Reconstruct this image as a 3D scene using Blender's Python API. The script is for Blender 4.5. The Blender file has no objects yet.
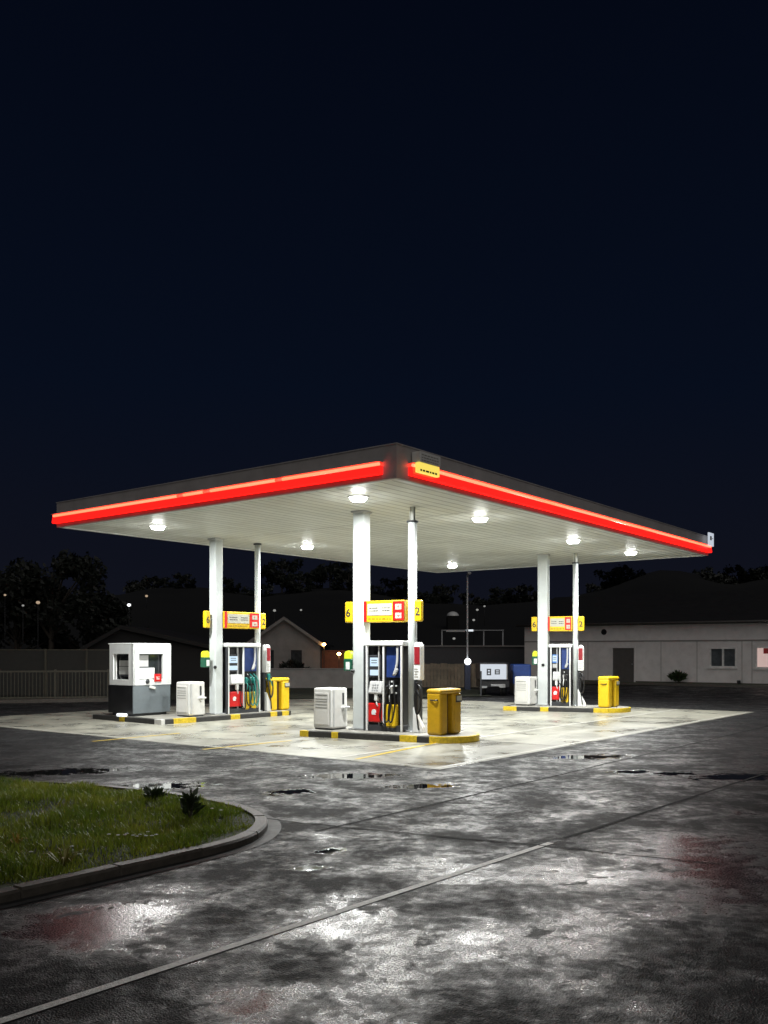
import bpy, bmesh, math, random
from mathutils import Vector, Matrix, noise as mnoise
random.seed(7)
R = math.radians
SC = bpy.context.scene
COL = SC.collection
F = 908.0; CX = 384.0; HY = 651.0; CH = 1.7       # lens in pixels, horizon row, eye height

def gp(px, py, z=0.0):                              # point of the ground plane seen at a pixel of the photo
    d = F*(CH-z)/(py-HY)
    return Vector(((px-CX)/F*d, d, z))

def dp(px, d, z=0.0):
    return Vector(((px-CX)/F*d, d, z))

# ------------------------------------------------------------------ materials
def nodes_of(name):
    m = bpy.data.materials.new(name); m.use_nodes = True
    nt = m.node_tree
    return m, nt, nt.nodes, nt.links, nt.nodes['Principled BSDF']

def N(nt, typ, **kw):
    n = nt.nodes.new(typ)
    for k, v in kw.items():
        if k == 'inp':
            for a, b in v.items(): n.inputs[a].default_value = b
        else: setattr(n, k, v)
    return n

def math_n(nt, op, a, b=None, clamp=False):
    n = nt.nodes.new('ShaderNodeMath'); n.operation = op; n.use_clamp = clamp
    for i, v in enumerate((a, b)):
        if v is None: continue
        if isinstance(v, (int, float)): n.inputs[i].default_value = v
        else: nt.links.new(v, n.inputs[i])
    return n.outputs[0]

def ramp(nt, fac, stops, interp='LINEAR'):
    n = nt.nodes.new('ShaderNodeValToRGB'); cr = n.color_ramp; cr.interpolation = interp
    while len(cr.elements) < len(stops): cr.elements.new(0.5)
    for e, (p, c) in zip(cr.elements, stops):
        e.position = p
        e.color = (c, c, c, 1) if isinstance(c, (int, float)) else (*c, 1)
    nt.links.new(fac, n.inputs[0]); return n.outputs[0]

def noise(nt, vec, scale, detail=4, rough=.55, dist=0):
    n = nt.nodes.new('ShaderNodeTexNoise')
    n.inputs['Scale'].default_value = scale; n.inputs['Detail'].default_value = detail
    n.inputs['Roughness'].default_value = rough; n.inputs['Distortion'].default_value = dist
    if vec is not None: nt.links.new(vec, n.inputs['Vector'])
    return n.outputs['Fac']

def mixc(nt, fac, a, b):
    n = nt.nodes.new('ShaderNodeMix'); n.data_type = 'RGBA'
    for i, v in ((0, fac), (6, a), (7, b)):
        if isinstance(v, (int, float)): n.inputs[i].default_value = v
        elif isinstance(v, tuple): n.inputs[i].default_value = (*v, 1)
        else: nt.links.new(v, n.inputs[i])
    return n.outputs[2]

def mixf(nt, fac, a, b):
    n = nt.nodes.new('ShaderNodeMix'); n.data_type = 'FLOAT'
    for i, v in ((0, fac), (2, a), (3, b)):
        if isinstance(v, (int, float)): n.inputs[i].default_value = v
        else: nt.links.new(v, n.inputs[i])
    return n.outputs[0]

def mat(name, col, rough=.5, metal=0.0, var=.25, scale=6, bump=0.0, bscale=60, spec=.5, dirt=0.0):
    """painted / plain surface: colour breathes with two noises, roughness too, optional grain and dirt"""
    m, nt, ns, lk, b = nodes_of(name)
    tc = N(nt, 'ShaderNodeTexCoord').outputs['Object']
    n1 = noise(nt, tc, scale, 5)
    lo = tuple(c*(1-var) for c in col); hi = tuple(min(1, c*(1+var*.4)) for c in col)
    c = mixc(nt, ramp(nt, n1, [(.3, 0), (.7, 1)]), lo, hi)
    if dirt:
        n2 = noise(nt, tc, scale*2.3, 8, .7)
        c = mixc(nt, ramp(nt, n2, [(.48, 0.0), (.75, dirt)]), c, (col[0]*.3+.01, col[1]*.28+.008, col[2]*.25+.005))
    lk.new(c, b.inputs['Base Color'])
    lk.new(mixf(nt, n1, max(.02, rough-.12), min(1, rough+.12)), b.inputs['Roughness'])
    b.inputs['Metallic'].default_value = metal
    b.inputs['Specular IOR Level'].default_value = spec
    if bump:
        bn = N(nt, 'ShaderNodeBump'); bn.inputs['Strength'].default_value = bump; bn.inputs['Distance'].default_value = .01
        lk.new(noise(nt, tc, bscale, 4), bn.inputs['Height']); lk.new(bn.outputs[0], b.inputs['Normal'])
    return m

def emit(name, col, strength, base=(.8, .8, .8)):
    m, nt, ns, lk, b = nodes_of(name)
    b.inputs['Base Color'].default_value = (*base, 1)
    b.inputs['Emission Color'].default_value = (*col, 1)
    b.inputs['Emission Strength'].default_value = strength
    b.inputs['Roughness'].default_value = .3
    return m

M = {}
M['white'] = mat('white_paint', (.78, .79, .78), .38, var=.06, scale=3, dirt=.12)
M['offwhite'] = mat('off_white_plastic', (.70, .69, .66), .42, var=.08, scale=4, dirt=.18)
M['greywhite'] = mat('grey_white_plastic', (.50, .50, .50), .45, var=.12, scale=8)
M['colpaint'] = mat('column_paint', (.60, .635, .63), .35, var=.08, scale=2, dirt=.15)
M['fascia'] = mat('fascia_grey', (.42, .39, .375), .5, var=.15, scale=1.5, dirt=.25)
M['roofm'] = mat('roof_sheet', (.2, .2, .2), .6)
M['red'] = mat('red_plastic', (.62, .012, .012), .35, var=.2, scale=9)
M['darkred'] = mat('dark_red_label', (.30, .012, .02), .45, var=.25, scale=14)
M['yellow'] = mat('yellow_paint', (.80, .52, .01), .4, var=.12, scale=5, dirt=.2)
M['yellowbin'] = mat('yellow_bin_plastic', (.52, .30, .006), .38, var=.14, scale=5, dirt=.22)
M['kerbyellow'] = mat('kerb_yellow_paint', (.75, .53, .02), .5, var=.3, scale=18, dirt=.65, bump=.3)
M['black'] = mat('black_plastic', (.012, .012, .014), .35, var=.3)
M['rubber'] = mat('hose_rubber', (.010, .010, .011), .4, var=.3)
M['dark'] = mat('charcoal_panel', (.035, .037, .042), .4, var=.25)
M['kioskgrey'] = mat('kiosk_grey', (.16, .185, .20), .4, var=.12, scale=3, dirt=.2)
M['louvre'] = mat('vent_shadow_gap', (.20, .20, .19), .6)
M['steel'] = mat('brushed_steel', (.45, .46, .47), .35, metal=.8, var=.15)
M['blue'] = mat('blue_panel', (.018, .045, .19), .4, var=.3)
M['tarpblue'] = mat('blue_tarpaulin', (.02, .07, .30), .55, var=.3, bump=.4, bscale=15)
M['green'] = mat('green_plastic', (.012, .10, .055), .35, var=.2)
M['teal'] = mat('teal_hose', (.02, .22, .19), .35, var=.2)
M['lime'] = mat('lime_plastic', (.66, .78, .03), .4, var=.1)
M['brown'] = mat('slot_brown', (.10, .045, .006), .6, var=.3)
M['concrete'] = mat('island_concrete', (.30, .29, .26), .6, var=.25, scale=9, bump=.4, dirt=.5)
M['kerbdark'] = mat('kerb_dark_paint', (.035, .034, .033), .5, var=.4, scale=14, bump=.4, dirt=.4)
M['kerbstone'] = mat('kerb_stone', (.075, .066, .054), .5, var=.35, scale=10, bump=.5, dirt=.5)
M['ink'] = mat('printed_ink', (.03, .03, .035), .6)
M['greyink'] = mat('faded_ink', (.30, .28, .24), .6)
M['wallpale'] = mat('pale_wall_render', (.68, .66, .65), .75, var=.12, scale=1.2, bump=.2, dirt=.25)
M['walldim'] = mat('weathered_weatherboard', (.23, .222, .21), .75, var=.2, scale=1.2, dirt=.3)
M['rooftile'] = mat('dark_roof', (.010, .0098, .0102), .75, var=.3, scale=3, bump=.5, bscale=20)
M['doorgrey'] = mat('grey_door', (.085, .08, .075), .5, var=.15)
M['frame'] = mat('white_window_frame', (.7, .7, .68), .4)
M['glassdark'] = mat('dark_window_pane', (.03, .033, .035), .08, var=.4, spec=.7)
M['pane'] = mat('grey_window_pane', (.085, .10, .108), .12, var=.35, spec=.7)
M['pinkpane'] = emit('pink_glowing_pane', (1.0, .72, .66), .42, (.5, .4, .38))  # pale pink glow put into the pane itself, no lamp behind it
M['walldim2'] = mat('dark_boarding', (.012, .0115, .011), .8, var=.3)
M['timber'] = mat('fence_timber', (.20, .165, .115), .75, var=.4, scale=2, bump=.5, dirt=.4)
M['railm'] = mat('fence_rail_paint', (.075, .070, .05), .6, var=.3)
M['mesh'] = mat('fence_screen', (.028, .028, .024), .7, var=.3)
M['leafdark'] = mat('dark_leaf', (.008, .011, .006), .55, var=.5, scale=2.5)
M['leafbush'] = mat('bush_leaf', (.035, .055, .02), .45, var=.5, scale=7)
M['leafyellow'] = mat('yellowing_leaf', (.34, .22, .02), .5, var=.5, scale=7)
M['bark'] = mat('bark', (.05, .04, .03), .8, var=.4)
M['petal'] = mat('white_petal', (.75, .75, .70), .6)
M['navy'] = mat('navy_post_base', (.012, .022, .06), .4)
M['postpaint'] = mat('lamp_post_paint', (.42, .43, .44), .45)
M['screenpaper'] = mat('pale_blind', (.52, .53, .52), .5, var=.12)
M['paintline'] = mat('worn_white_road_paint', (.66, .65, .61), .45, var=.3, scale=22, bump=.6, bscale=90, dirt=.75)
M['padline'] = mat('white_bay_paint', (.52, .51, .46), .5, var=.2, scale=9, dirt=.5)
M['padyellow'] = mat('yellow_bay_paint', (.62, .44, .03), .42, var=.25, scale=14, dirt=.6)
M['seam'] = mat('tar_seam', (.008, .008, .008), .75, var=.4, scale=30, spec=.1)
M['earth'] = mat('dark_earth', (.030, .034, .018), .9, var=.5, scale=.5, bump=.4)
M['hillm'] = mat('hill_scrub', (.006, .0065, .006), .95, var=.5, scale=.06)
M['lens'] = emit('downlight_led_panel', (.975, 1.0, .975), 2550)
M['diffuser'] = emit('downlight_diffuser', (1.0, 1.0, .95), 12.0)
M['ledorange'] = emit('orange_red_led_tube', (1.0, .050, .022), 8.0)
M['leddim'] = emit('weak_red_led_tube', (1.0, .05, .02), 2.0)
M['redband'] = emit('backlit_red_band', (1.0, .0095, .0065), 1.9, (.55, .012, .010))
M['signlit'] = emit('backlit_yellow_sign', (1.0, .78, .13), .95, (.2, .16, .03))
M['signwhite'] = emit('backlit_white_sign', (.80, .88, 1.0), .66, (.12, .12, .12))
M['screenlit'] = emit('lit_pump_display', (.62, .82, 1.0), .95, (.1, .1, .1))
M['screenblue'] = emit('lit_blue_display', (.10, .38, 1.0), .7, (.02, .03, .08))
M['globe'] = emit('lamp_globe', (.95, .98, 1.0), 3.0)
M['sodium'] = emit('sodium_lamp_globe', (1.0, .46, .14), 42)
M['farwhite'] = emit('far_white_lamp', (.95, .97, 1.0), 2.2)
M['farwarm'] = emit('far_warm_lamp', (1.0, .74, .50), .45, (.05, .05, .05))
M['fardim'] = emit('far_faint_lamp', (.9, .9, .85), .32, (.05, .05, .05))
M['striplamp'] = emit('dim_strip_lamp', (.85, .93, 1.0), .85)

# soffit: pressed-metal planks (fine grooves), glossy enough to show the streaks above each lamp
def soffit_mat():
    m, nt, ns, lk, b = nodes_of('soffit_planks')
    tc = N(nt, 'ShaderNodeTexCoord').outputs['Object']
    sx = N(nt, 'ShaderNodeSeparateXYZ'); lk.new(tc, sx.inputs[0])
    yy = math_n(nt, 'MULTIPLY', sx.outputs['Y'], 1/.24)
    fr = math_n(nt, 'FRACT', yy)
    g = ramp(nt, fr, [(0, 0), (.06, 0), (.12, 1), (.93, 1), (.98, 0)])
    wn = N(nt, 'ShaderNodeTexWhiteNoise', noise_dimensions='2D')
    xx = math_n(nt, 'FLOOR', math_n(nt, 'ADD', math_n(nt, 'MULTIPLY', sx.outputs['X'], 1/3.85), math_n(nt, 'MULTIPLY', math_n(nt, 'MODULO', math_n(nt, 'FLOOR', yy), 2.0), .0)))
    cb = N(nt, 'ShaderNodeCombineXYZ'); lk.new(math_n(nt, 'FLOOR', yy), cb.inputs[0]); lk.new(xx, cb.inputs[1]); lk.new(cb.outputs[0], wn.inputs['Vector'])
    fx = ramp(nt, math_n(nt, 'FRACT', math_n(nt, 'MULTIPLY', sx.outputs['X'], 1/3.85)), [(0, 0), (.003, 0), (.006, 1), (.994, 1), (.997, 0)])
    g = math_n(nt, 'MULTIPLY', g, fx)
    n1 = noise(nt, tc, .8, 5)
    c = mixc(nt, ramp(nt, n1, [(.3, 0), (.7, 1)]), (.66, .68, .63), (.82, .84, .785))
    c = mixc(nt, math_n(nt, 'MULTIPLY', wn.outputs[0], .35), c, (.52, .52, .46))
    stn = ramp(nt, noise(nt, tc, .5, 8, .7), [(.55, 0), (.7, .5)])
    c = mixc(nt, stn, c, (.42, .41, .35))
    c = mixc(nt, g, (.34, .34, .31), c)
    lk.new(c, b.inputs['Base Color'])
    b.inputs['Specular IOR Level'].default_value = .16; lk.new(mixf(nt, n1, .40, .55), b.inputs['Roughness'])
    bn = N(nt, 'ShaderNodeBump'); bn.inputs['Strength'].default_value = .7; bn.inputs['Distance'].default_value = .012
    lk.new(g, bn.inputs['Height']); lk.new(bn.outputs[0], b.inputs['Normal'])
    return m
M['soffit'] = soffit_mat()

def ground_mat(name, kind):
    """wet asphalt ('road') or damp concrete ('pad'), in world metres"""
    m, nt, ns, lk, b = nodes_of(name)
    tc = N(nt, 'ShaderNodeTexCoord').outputs['Object']
    big = noise(nt, tc, .16, 5, .6)
    mid = noise(nt, tc, .9, 6, .62, .4)
    small = noise(nt, tc, 7, 5, .6)
    grain = noise(nt, tc, 76, 4, .7)
    vor = N(nt, 'ShaderNodeTexVoronoi', inp={'Scale': 92}); lk.new(tc, vor.inputs['Vector'])
    if kind == 'road':
        c = mixc(nt, ramp(nt, mid, [(.35, 0), (.65, 1)]), (.012, .0125, .0135), (.032, .032, .033))
        c = mixc(nt, ramp(nt, small, [(.35, 0), (.7, .6)]), c, (.030, .029, .029))
        c = mixc(nt, ramp(nt, grain, [(.5, 0), (.72, .55)]), c, (.12, .115, .11))
        # oil and tar stains
        st = ramp(nt, noise(nt, tc, .55, 7, .68), [(.60, 0), (.66, .8)])
        c = mixc(nt, st, c, (.012, .012, .012))
        # standing water: where the broad noise is low, plus the hollows that hold a puddle
        pool = ramp(nt, math_n(nt, 'ADD', math_n(nt, 'MULTIPLY', big, .55), math_n(nt, 'MULTIPLY', mid, .45)), [(.34, 1), (.375, 0)])
        warp = math_n(nt, 'MULTIPLY', math_n(nt, 'SUBTRACT', noise(nt, tc, 5.5, 8, .72), .5), 3.8)
        sx = N(nt, 'ShaderNodeSeparateXYZ'); lk.new(tc, sx.inputs[0])
        for (px, py, rx, ry, a) in PUDDLES:
            p = gp(px, py)
            dx = math_n(nt, 'SUBTRACT', sx.outputs['X'], p.x); dy = math_n(nt, 'SUBTRACT', sx.outputs['Y'], p.y)
            ca, sa = math.cos(a), math.sin(a)
            u = math_n(nt, 'DIVIDE', math_n(nt, 'ADD', math_n(nt, 'MULTIPLY', dx, ca), math_n(nt, 'MULTIPLY', dy, sa)), rx)
            v = math_n(nt, 'DIVIDE', math_n(nt, 'SUBTRACT', math_n(nt, 'MULTIPLY', dy, ca), math_n(nt, 'MULTIPLY', dx, sa)), ry)
            r = math_n(nt, 'SQRT', math_n(nt, 'ADD', math_n(nt, 'MULTIPLY', u, u), math_n(nt, 'MULTIPLY', v, v)))
            k = ramp(nt, math_n(nt, 'ADD', r, warp), [(.70, 1), (.95, 0)])
            pool = math_n(nt, 'MAXIMUM', pool, k)
        wv = math_n(nt, 'ADD', math_n(nt, 'MULTIPLY', noise(nt, tc, 1.4, 10, .70, .2), .64), math_n(nt, 'MULTIPLY', noise(nt, tc, 8, 7, .72), .36))
        for (px, py, rr_, amp_) in WETS:
            p = gp(px, py)
            vd = N(nt, 'ShaderNodeVectorMath', operation='DISTANCE'); lk.new(tc, vd.inputs[0]); vd.inputs[1].default_value = p
            wv = math_n(nt, 'SUBTRACT', wv, ramp(nt, math_n(nt, 'DIVIDE', vd.outputs['Value'], rr_), [(0, amp_), (1, 0)], 'EASE'))
        film = ramp(nt, wv, [(.34, 1), (.42, .75), (.47, .22), (.54, .0)])
        chips = ramp(nt, noise(nt, tc, 2.6, 8, .68, .3), [(.575, 0), (.625, 1)])
        film = math_n(nt, 'MULTIPLY', film, math_n(nt, 'SUBTRACT', 1.0, math_n(nt, 'MULTIPLY', chips, .85)))
        c = mixc(nt, math_n(nt, 'MULTIPLY', chips, .6), c, (.010, .010, .0105))
        rg = mixf(nt, film, .50, .17)
        rg = mixf(nt, math_n(nt, 'MULTIPLY', ramp(nt, grain, [(.42, 0), (.62, 1)]), .45), rg, .55)
        rg = mixf(nt, pool, rg, .03)
        c = mixc(nt, math_n(nt, 'MULTIPLY', pool, .75), c, (.008, .008, .008))
        h = math_n(nt, 'ADD', math_n(nt, 'MULTIPLY', grain, .45), math_n(nt, 'MULTIPLY', vor.outputs['Distance'], .8))
        h2 = math_n(nt, 'ADD', math_n(nt, 'MULTIPLY', h, mixf(nt, film, .9, .16)), math_n(nt, 'MULTIPLY', small, .22))
        bn = N(nt, 'ShaderNodeBump'); bn.inputs['Distance'].default_value = .0085
        lk.new(math_n(nt, 'MULTIPLY', math_n(nt, 'SUBTRACT', 1.0, pool), .75), bn.inputs['Strength'])
        lk.new(h2, bn.inputs['Height']); lk.new(bn.outputs[0], b.inputs['Normal'])
        lk.new(mixf(nt, pool, mixf(nt, film, .02, .52), .5), b.inputs['Specular IOR Level'])
    else:
        c = mixc(nt, ramp(nt, mid, [(.3, 0), (.7, 1)]), (.17, .168, .145), (.355, .342, .278))
        c = mixc(nt, ramp(nt, noise(nt, tc, .35, 7, .65), [(.47, 0), (.66, .8)]), c, (.15, .14, .12))
        c = mixc(nt, ramp(nt, small, [(.5, 0), (.75, .35)]), c, (.16, .15, .13))
        lk2 = ramp(nt, big, [(.35, 1), (.6, 0)])
        rg = mixf(nt, ramp(nt, mid, [(.38, 1), (.55, 0)]), mixf(nt, lk2, .55, .34), .22)
        h = math_n(nt, 'ADD', grain, math_n(nt, 'MULTIPLY', small, .5))
        bn = N(nt, 'ShaderNodeBump'); bn.inputs['Distance'].default_value = .004; bn.inputs['Strength'].default_value = .5
        lk.new(h, bn.inputs['Height']); lk.new(bn.outputs[0], b.inputs['Normal'])
    if kind == 'pad':
        sp = ramp(nt, noise(nt, tc, 1.7, 8, .72), [(.60, 0), (.74, .6)])
        c = mixc(nt, sp, c, (.07, .066, .058))
    lk.new(c, b.inputs['Base Color']); lk.new(rg, b.inputs['Roughness'])
    return m

WETS = [(110, 930, .8, .15), (60, 925, .7, .13), (700, 868, 1.2, .15), (690, 845, .8, .16), (745, 905, 1.0, .06), (254, 1002, .4, .2), (610, 915, .6, .115), (350, 930, .9, .115), (480, 945, 1.0, .115), (160, 900, .7, .115), (570, 880, .9, .115), (370, 985, .6, .115), (440, 870, .8, .115)]
PUDDLES = [(632, 772, .40, .22, .2), (674, 774, .42, .22, .2), (290, 792, .36, .24, .4), (348, 776, .7, .3, .1), (424, 786, .5, .22, .3),
           (590, 757, .8, .35, .2), (330, 851, .22, .10, .3), (150, 787, .8, .4, .3), (60, 772, 1.1, .4, .3),
           (740, 777, .8, .4, .2), (310, 868, .2, .08, .2)]
M['road'] = ground_mat('wet_asphalt', 'road')
M['pad'] = ground_mat('damp_concrete', 'pad')

# ------------------------------------------------------------------ mesh helpers
class MB:
    def __init__(self): self.bm = bmesh.new(); self.mats = []
    def _m(self, m):
        if m is None: return 0
        if m not in self.mats: self.mats.append(m)
        return self.mats.index(m)
    def _merge(self, b, m=None, smooth=False):
        i = self._m(m)
        vs = [self.bm.verts.new(v.co) for v in b.verts]
        b.verts.index_update()
        for f in b.faces:
            try: nf = self.bm.faces.new([vs[v.index] for v in f.verts])
            except ValueError: continue
            nf.material_index = i; nf.smooth = smooth or f.smooth
        b.free(); return self
    def box(self, c, s, bev=0.0, rot=None, m=None, seg=2, taper=None):
        b = bmesh.new(); bmesh.ops.create_cube(b, size=1.0)
        for v in b.verts:
            k = 1.0 if taper is None or v.co.z < 0 else taper
            v.co = Vector((v.co.x*s[0]*k, v.co.y*s[1]*k, v.co.z*s[2]))
        if bev: bmesh.ops.bevel(b, geom=b.edges[:], offset=bev, segments=seg, affect='EDGES', profile=.5)
        if rot is not None: bmesh.ops.transform(b, matrix=rot.to_4x4(), verts=b.verts)
        bmesh.ops.translate(b, vec=c, verts=b.verts)
        return self._merge(b, m)
    def span(self, lo, hi, bev=0.0, m=None, seg=2):
        return self.box([(a+b)/2 for a, b in zip(lo, hi)], [abs(b-a) for a, b in zip(lo, hi)], bev, None, m, seg)
    def prism(self, poly, z0, z1, bev=0.0, m=None, seg=2, axis=None):
        b = bmesh.new()
        vs = [b.verts.new((p[0], p[1], z0)) for p in poly]; f = b.faces.new(vs)
        e = bmesh.ops.extrude_face_region(b, geom=[f])
        bmesh.ops.translate(b, vec=(0, 0, z1-z0), verts=[v for v in e['geom'] if isinstance(v, bmesh.types.BMVert)])
        bmesh.ops.recalc_face_normals(b, faces=b.faces)
        if bev: bmesh.ops.bevel(b, geom=b.edges[:], offset=bev, segments=seg, affect='EDGES', profile=.5)
        if axis is not None: bmesh.ops.transform(b, matrix=axis, verts=b.verts)
        return self._merge(b, m)
    def cyl(self, p0, p1, r0, r1=None, n=16, m=None, caps=True):
        p0, p1 = Vector(p0), Vector(p1); r1 = r0 if r1 is None else r1
        b = bmesh.new(); d = p1-p0
        bmesh.ops.create_cone(b, cap_ends=caps, segments=n, radius1=r0, radius2=r1, depth=d.length)
        for f in b.faces: f.smooth = len(f.verts) == 4
        q = d.to_track_quat('Z', 'Y')
        bmesh.ops.transform(b, matrix=Matrix.Translation((p0+p1)/2) @ q.to_matrix().to_4x4(), verts=b.verts)
        return self._merge(b, m)
    def sphere(self, c, r, n=12, m=None, sc=(1, 1, 1)):
        b = bmesh.new(); bmesh.ops.create_uvsphere(b, u_segments=n, v_segments=max(6, n//2+1), radius=r)
        for f in b.faces: f.smooth = True
        for v in b.verts: v.co = Vector((v.co.x*sc[0], v.co.y*sc[1], v.co.z*sc[2]))
        bmesh.ops.translate(b, vec=c, verts=b.verts)
        return self._merge(b, m)
    def tube(self, pts, r, n=8, sub=6, m=None):
        pts = [Vector(p) for p in pts]; P = []
        q = [2*pts[0]-pts[1]] + pts + [2*pts[-1]-pts[-2]]
        for i in range(1, len(q)-2):
            for k in range(sub):
                t = k/sub; a, b_, c, d = q[i-1], q[i], q[i+1], q[i+2]
                P.append(.5*((2*b_)+(c-a)*t+(2*a-5*b_+4*c-d)*t*t+(-a+3*b_-3*c+d)*t**3))
        P.append(pts[-1]); i_m = self._m(m); rings = []
        up = Vector((.31, .77, .55)).normalized()
        for i, p in enumerate(P):
            t = (P[min(i+1, len(P)-1)]-P[max(i-1, 0)]).normalized()
            x = t.cross(up)
            if x.length < 1e-3: x = t.cross(Vector((1, 0, 0)))
            x.normalize(); y = t.cross(x)
            rr = r[0]+(r[1]-r[0])*i/(len(P)-1) if isinstance(r, tuple) else r
            rings.append([self.bm.verts.new(p+rr*(math.cos(2*math.pi*k/n)*x+math.sin(2*math.pi*k/n)*y)) for k in range(n)])
        for a, b_ in zip(rings, rings[1:]):
            for k in range(n):
                f = self.bm.faces.new((a[k], a[(k+1) % n], b_[(k+1) % n], b_[k])); f.smooth = True; f.material_index = i_m
        for rg in (rings[0][::-1], rings[-1]):
            f = self.bm.faces.new(rg); f.material_index = i_m
        return self
    def build(self, name, material=None, parent=None, loc=None, rotz=None):
        me = bpy.data.meshes.new(name)
        bmesh.ops.recalc_face_normals(self.bm, faces=self.bm.faces)
        self.bm.to_mesh(me); self.bm.free()
        if self.mats:
            for k in self.mats: me.materials.append(M[k])
        else: me.materials.append(M[material])
        o = bpy.data.objects.new(name, me); COL.objects.link(o)
        if parent is not None: o.parent = parent
        if loc is not None: o.location = loc
        if rotz is not None: o.rotation_euler.z = rotz
        return o

def text_mesh(name, body, size, material, parent, loc, rot, depth=.002):
    cu = bpy.data.curves.new(name, 'FONT'); cu.body = body; cu.size = size; cu.extrude = depth; cu.offset = .003
    cu.align_x = 'CENTER'; cu.align_y = 'CENTER'
    tmp = bpy.data.objects.new(name+'_curve', cu); COL.objects.link(tmp)
    bpy.context.view_layer.update()
    me = bpy.data.meshes.new_from_object(tmp.evaluated_get(bpy.context.evaluated_depsgraph_get()))
    bpy.data.objects.remove(tmp); bpy.data.curves.remove(cu)
    me.materials.clear(); me.materials.append(M[material])
    o = bpy.data.objects.new(name, me); COL.objects.link(o)
    o.parent = parent; o.location = loc; o.rotation_euler = rot
    return o

def tag(o, label=None, cat=None, group=None, kind=None):
    if label: o['label'] = label
    if cat: o['category'] = cat
    if group: o['group'] = group
    if kind: o['kind'] = kind
    return o

def empty(name, loc, rz=0.0):
    e = bpy.data.objects.new(name, None); COL.objects.link(e); e.empty_display_size = .2
    e.location = loc; e.rotation_euler = (0, 0, rz); return e

def copy_tree(o, parent=None):
    c = o.copy(); COL.objects.link(c); c.parent = parent
    for ch in [x for x in SC.objects if x.parent == o]: copy_tree(ch, c)
    return c

def sheet(name, pts, z, material, kind='structure', sub=0):
    b = MB(); vs = [b.bm.verts.new((p[0], p[1], z)) for p in pts]; b.bm.faces.new(vs)
    o = b.build(name, material); tag(o, kind=kind); return o

def strip(name, p, q, w, z, material, kind='structure', wob=0.0, seg=24):
    p, q = Vector(p).to_2d(), Vector(q).to_2d(); d = (q-p).normalized(); n = Vector((-d.y, d.x))
    b = MB(); prev = None
    for i in range(seg+1):
        t = i/seg; c = p.lerp(q, t)
        j = wob*mnoise.noise(Vector((c.x*1.7, c.y*1.7, 3.1))); ww = w*(1+(.5 if wob else 0)*mnoise.noise(Vector((c.x*3, c.y*3, 9))))
        cur = [b.bm.verts.new((*(c+n*(j+s*ww/2)), z)) for s in (-1, 1)]
        if prev: b.bm.faces.new((prev[0], cur[0], cur[1], prev[1]))
        prev = cur
    return tag(b.build(name, material), kind=kind)

# ------------------------------------------------------------------ ground
VD = Vector((.613, .790)); UD = Vector((-.790, .613)); VA = math.atan2(.790, .613)
sheet('ground', [(-700, -60), (700, -60), (700, 700), (-700, 700)], -.03, 'earth')
sheet('forecourt_road', [(-26, -4), (34, -4), (34, 44.0), (-26, 44.0)], 0, 'road')
PF = Vector((.8, 13.0))
def pad(u, v): return PF+UD*u+VD*v
sheet('concrete_pad', [pad(0, 0), pad(0, 15.5), pad(15, 15.5), pad(15, 0)], .004, 'pad')
# bay paint on the pad
def padline(u0, v0, u1, v1, w, mt, z=.008): strip('bay_line', pad(u0, v0), pad(u1, v1), w, z, mt)
padline(.12, .1, .12, 15.4, .07, 'padline')
padline(.2, .12, 15, .12, .05, 'padline')
padline(2.1, .3, 2.1, 15.3, .07, 'padline')
padline(.3, 8.2, 9, 8.2, .07, 'padline')
for a, b_ in (((356, 759.7), (437, 743.0)), ((203, 749.8), (291, 741.0)), ((92, 741.8), (180, 733.5))):
    strip('yellow_bay_line', gp(*a), gp(*b_), .09, .0085, 'padyellow')
for u in (4.9, 9.8):
    strip('pad_joint', pad(u, .05), pad(u, 15.4), .02, .007, 'seam', wob=.01)
for v in (3.9, 7.8, 11.7):
    strip('pad_joint', pad(.05, v), pad(14.9, v), .02, .0075, 'seam', wob=.01)
# seams of the asphalt lanes, the long worn edge line
a0 = gp(337, 827); strip('tar_seam', a0.to_2d()-VD*.3, a0.to_2d()+VD*17, .035, .005, 'seam', wob=.05)
strip('tar_seam', gp(337, 827), gp(722, 864), .03, .0054, 'seam', wob=.05)
strip('tar_seam', gp(337, 827), gp(150, 806), .03, .0058, 'seam', wob=.05)
l0 = gp(0, 1022).to_2d(); l1 = gp(545, 845).to_2d(); ld = (l1-l0).normalized()
strip('edge_line', l0-ld*2.5, l1+ld*.1, .062, .0045, 'paintline')
strip('tar_seam', l1+ld*.35, l1+ld*22, .04, .0049, 'seam', wob=.06)
# far kerb on the left and the grass strip before the long building
k0, k1 = gp(-260, 708), gp(112, 701.5)
kk = MB(); kk.prism([(k0.x, k0.y), (k1.x, k1.y), (k1.x, k1.y+.16), (k0.x, k0.y+.16)], 0, .12); tag(kk.build('far_kerb', 'kerbstone'), kind='structure')
sheet('far_verge', [(-40, k0.y+.2), (k1.x+.5, k1.y+.16), (4, 33.6), (4, 60), (-40, 60)], .03, 'earth')

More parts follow.
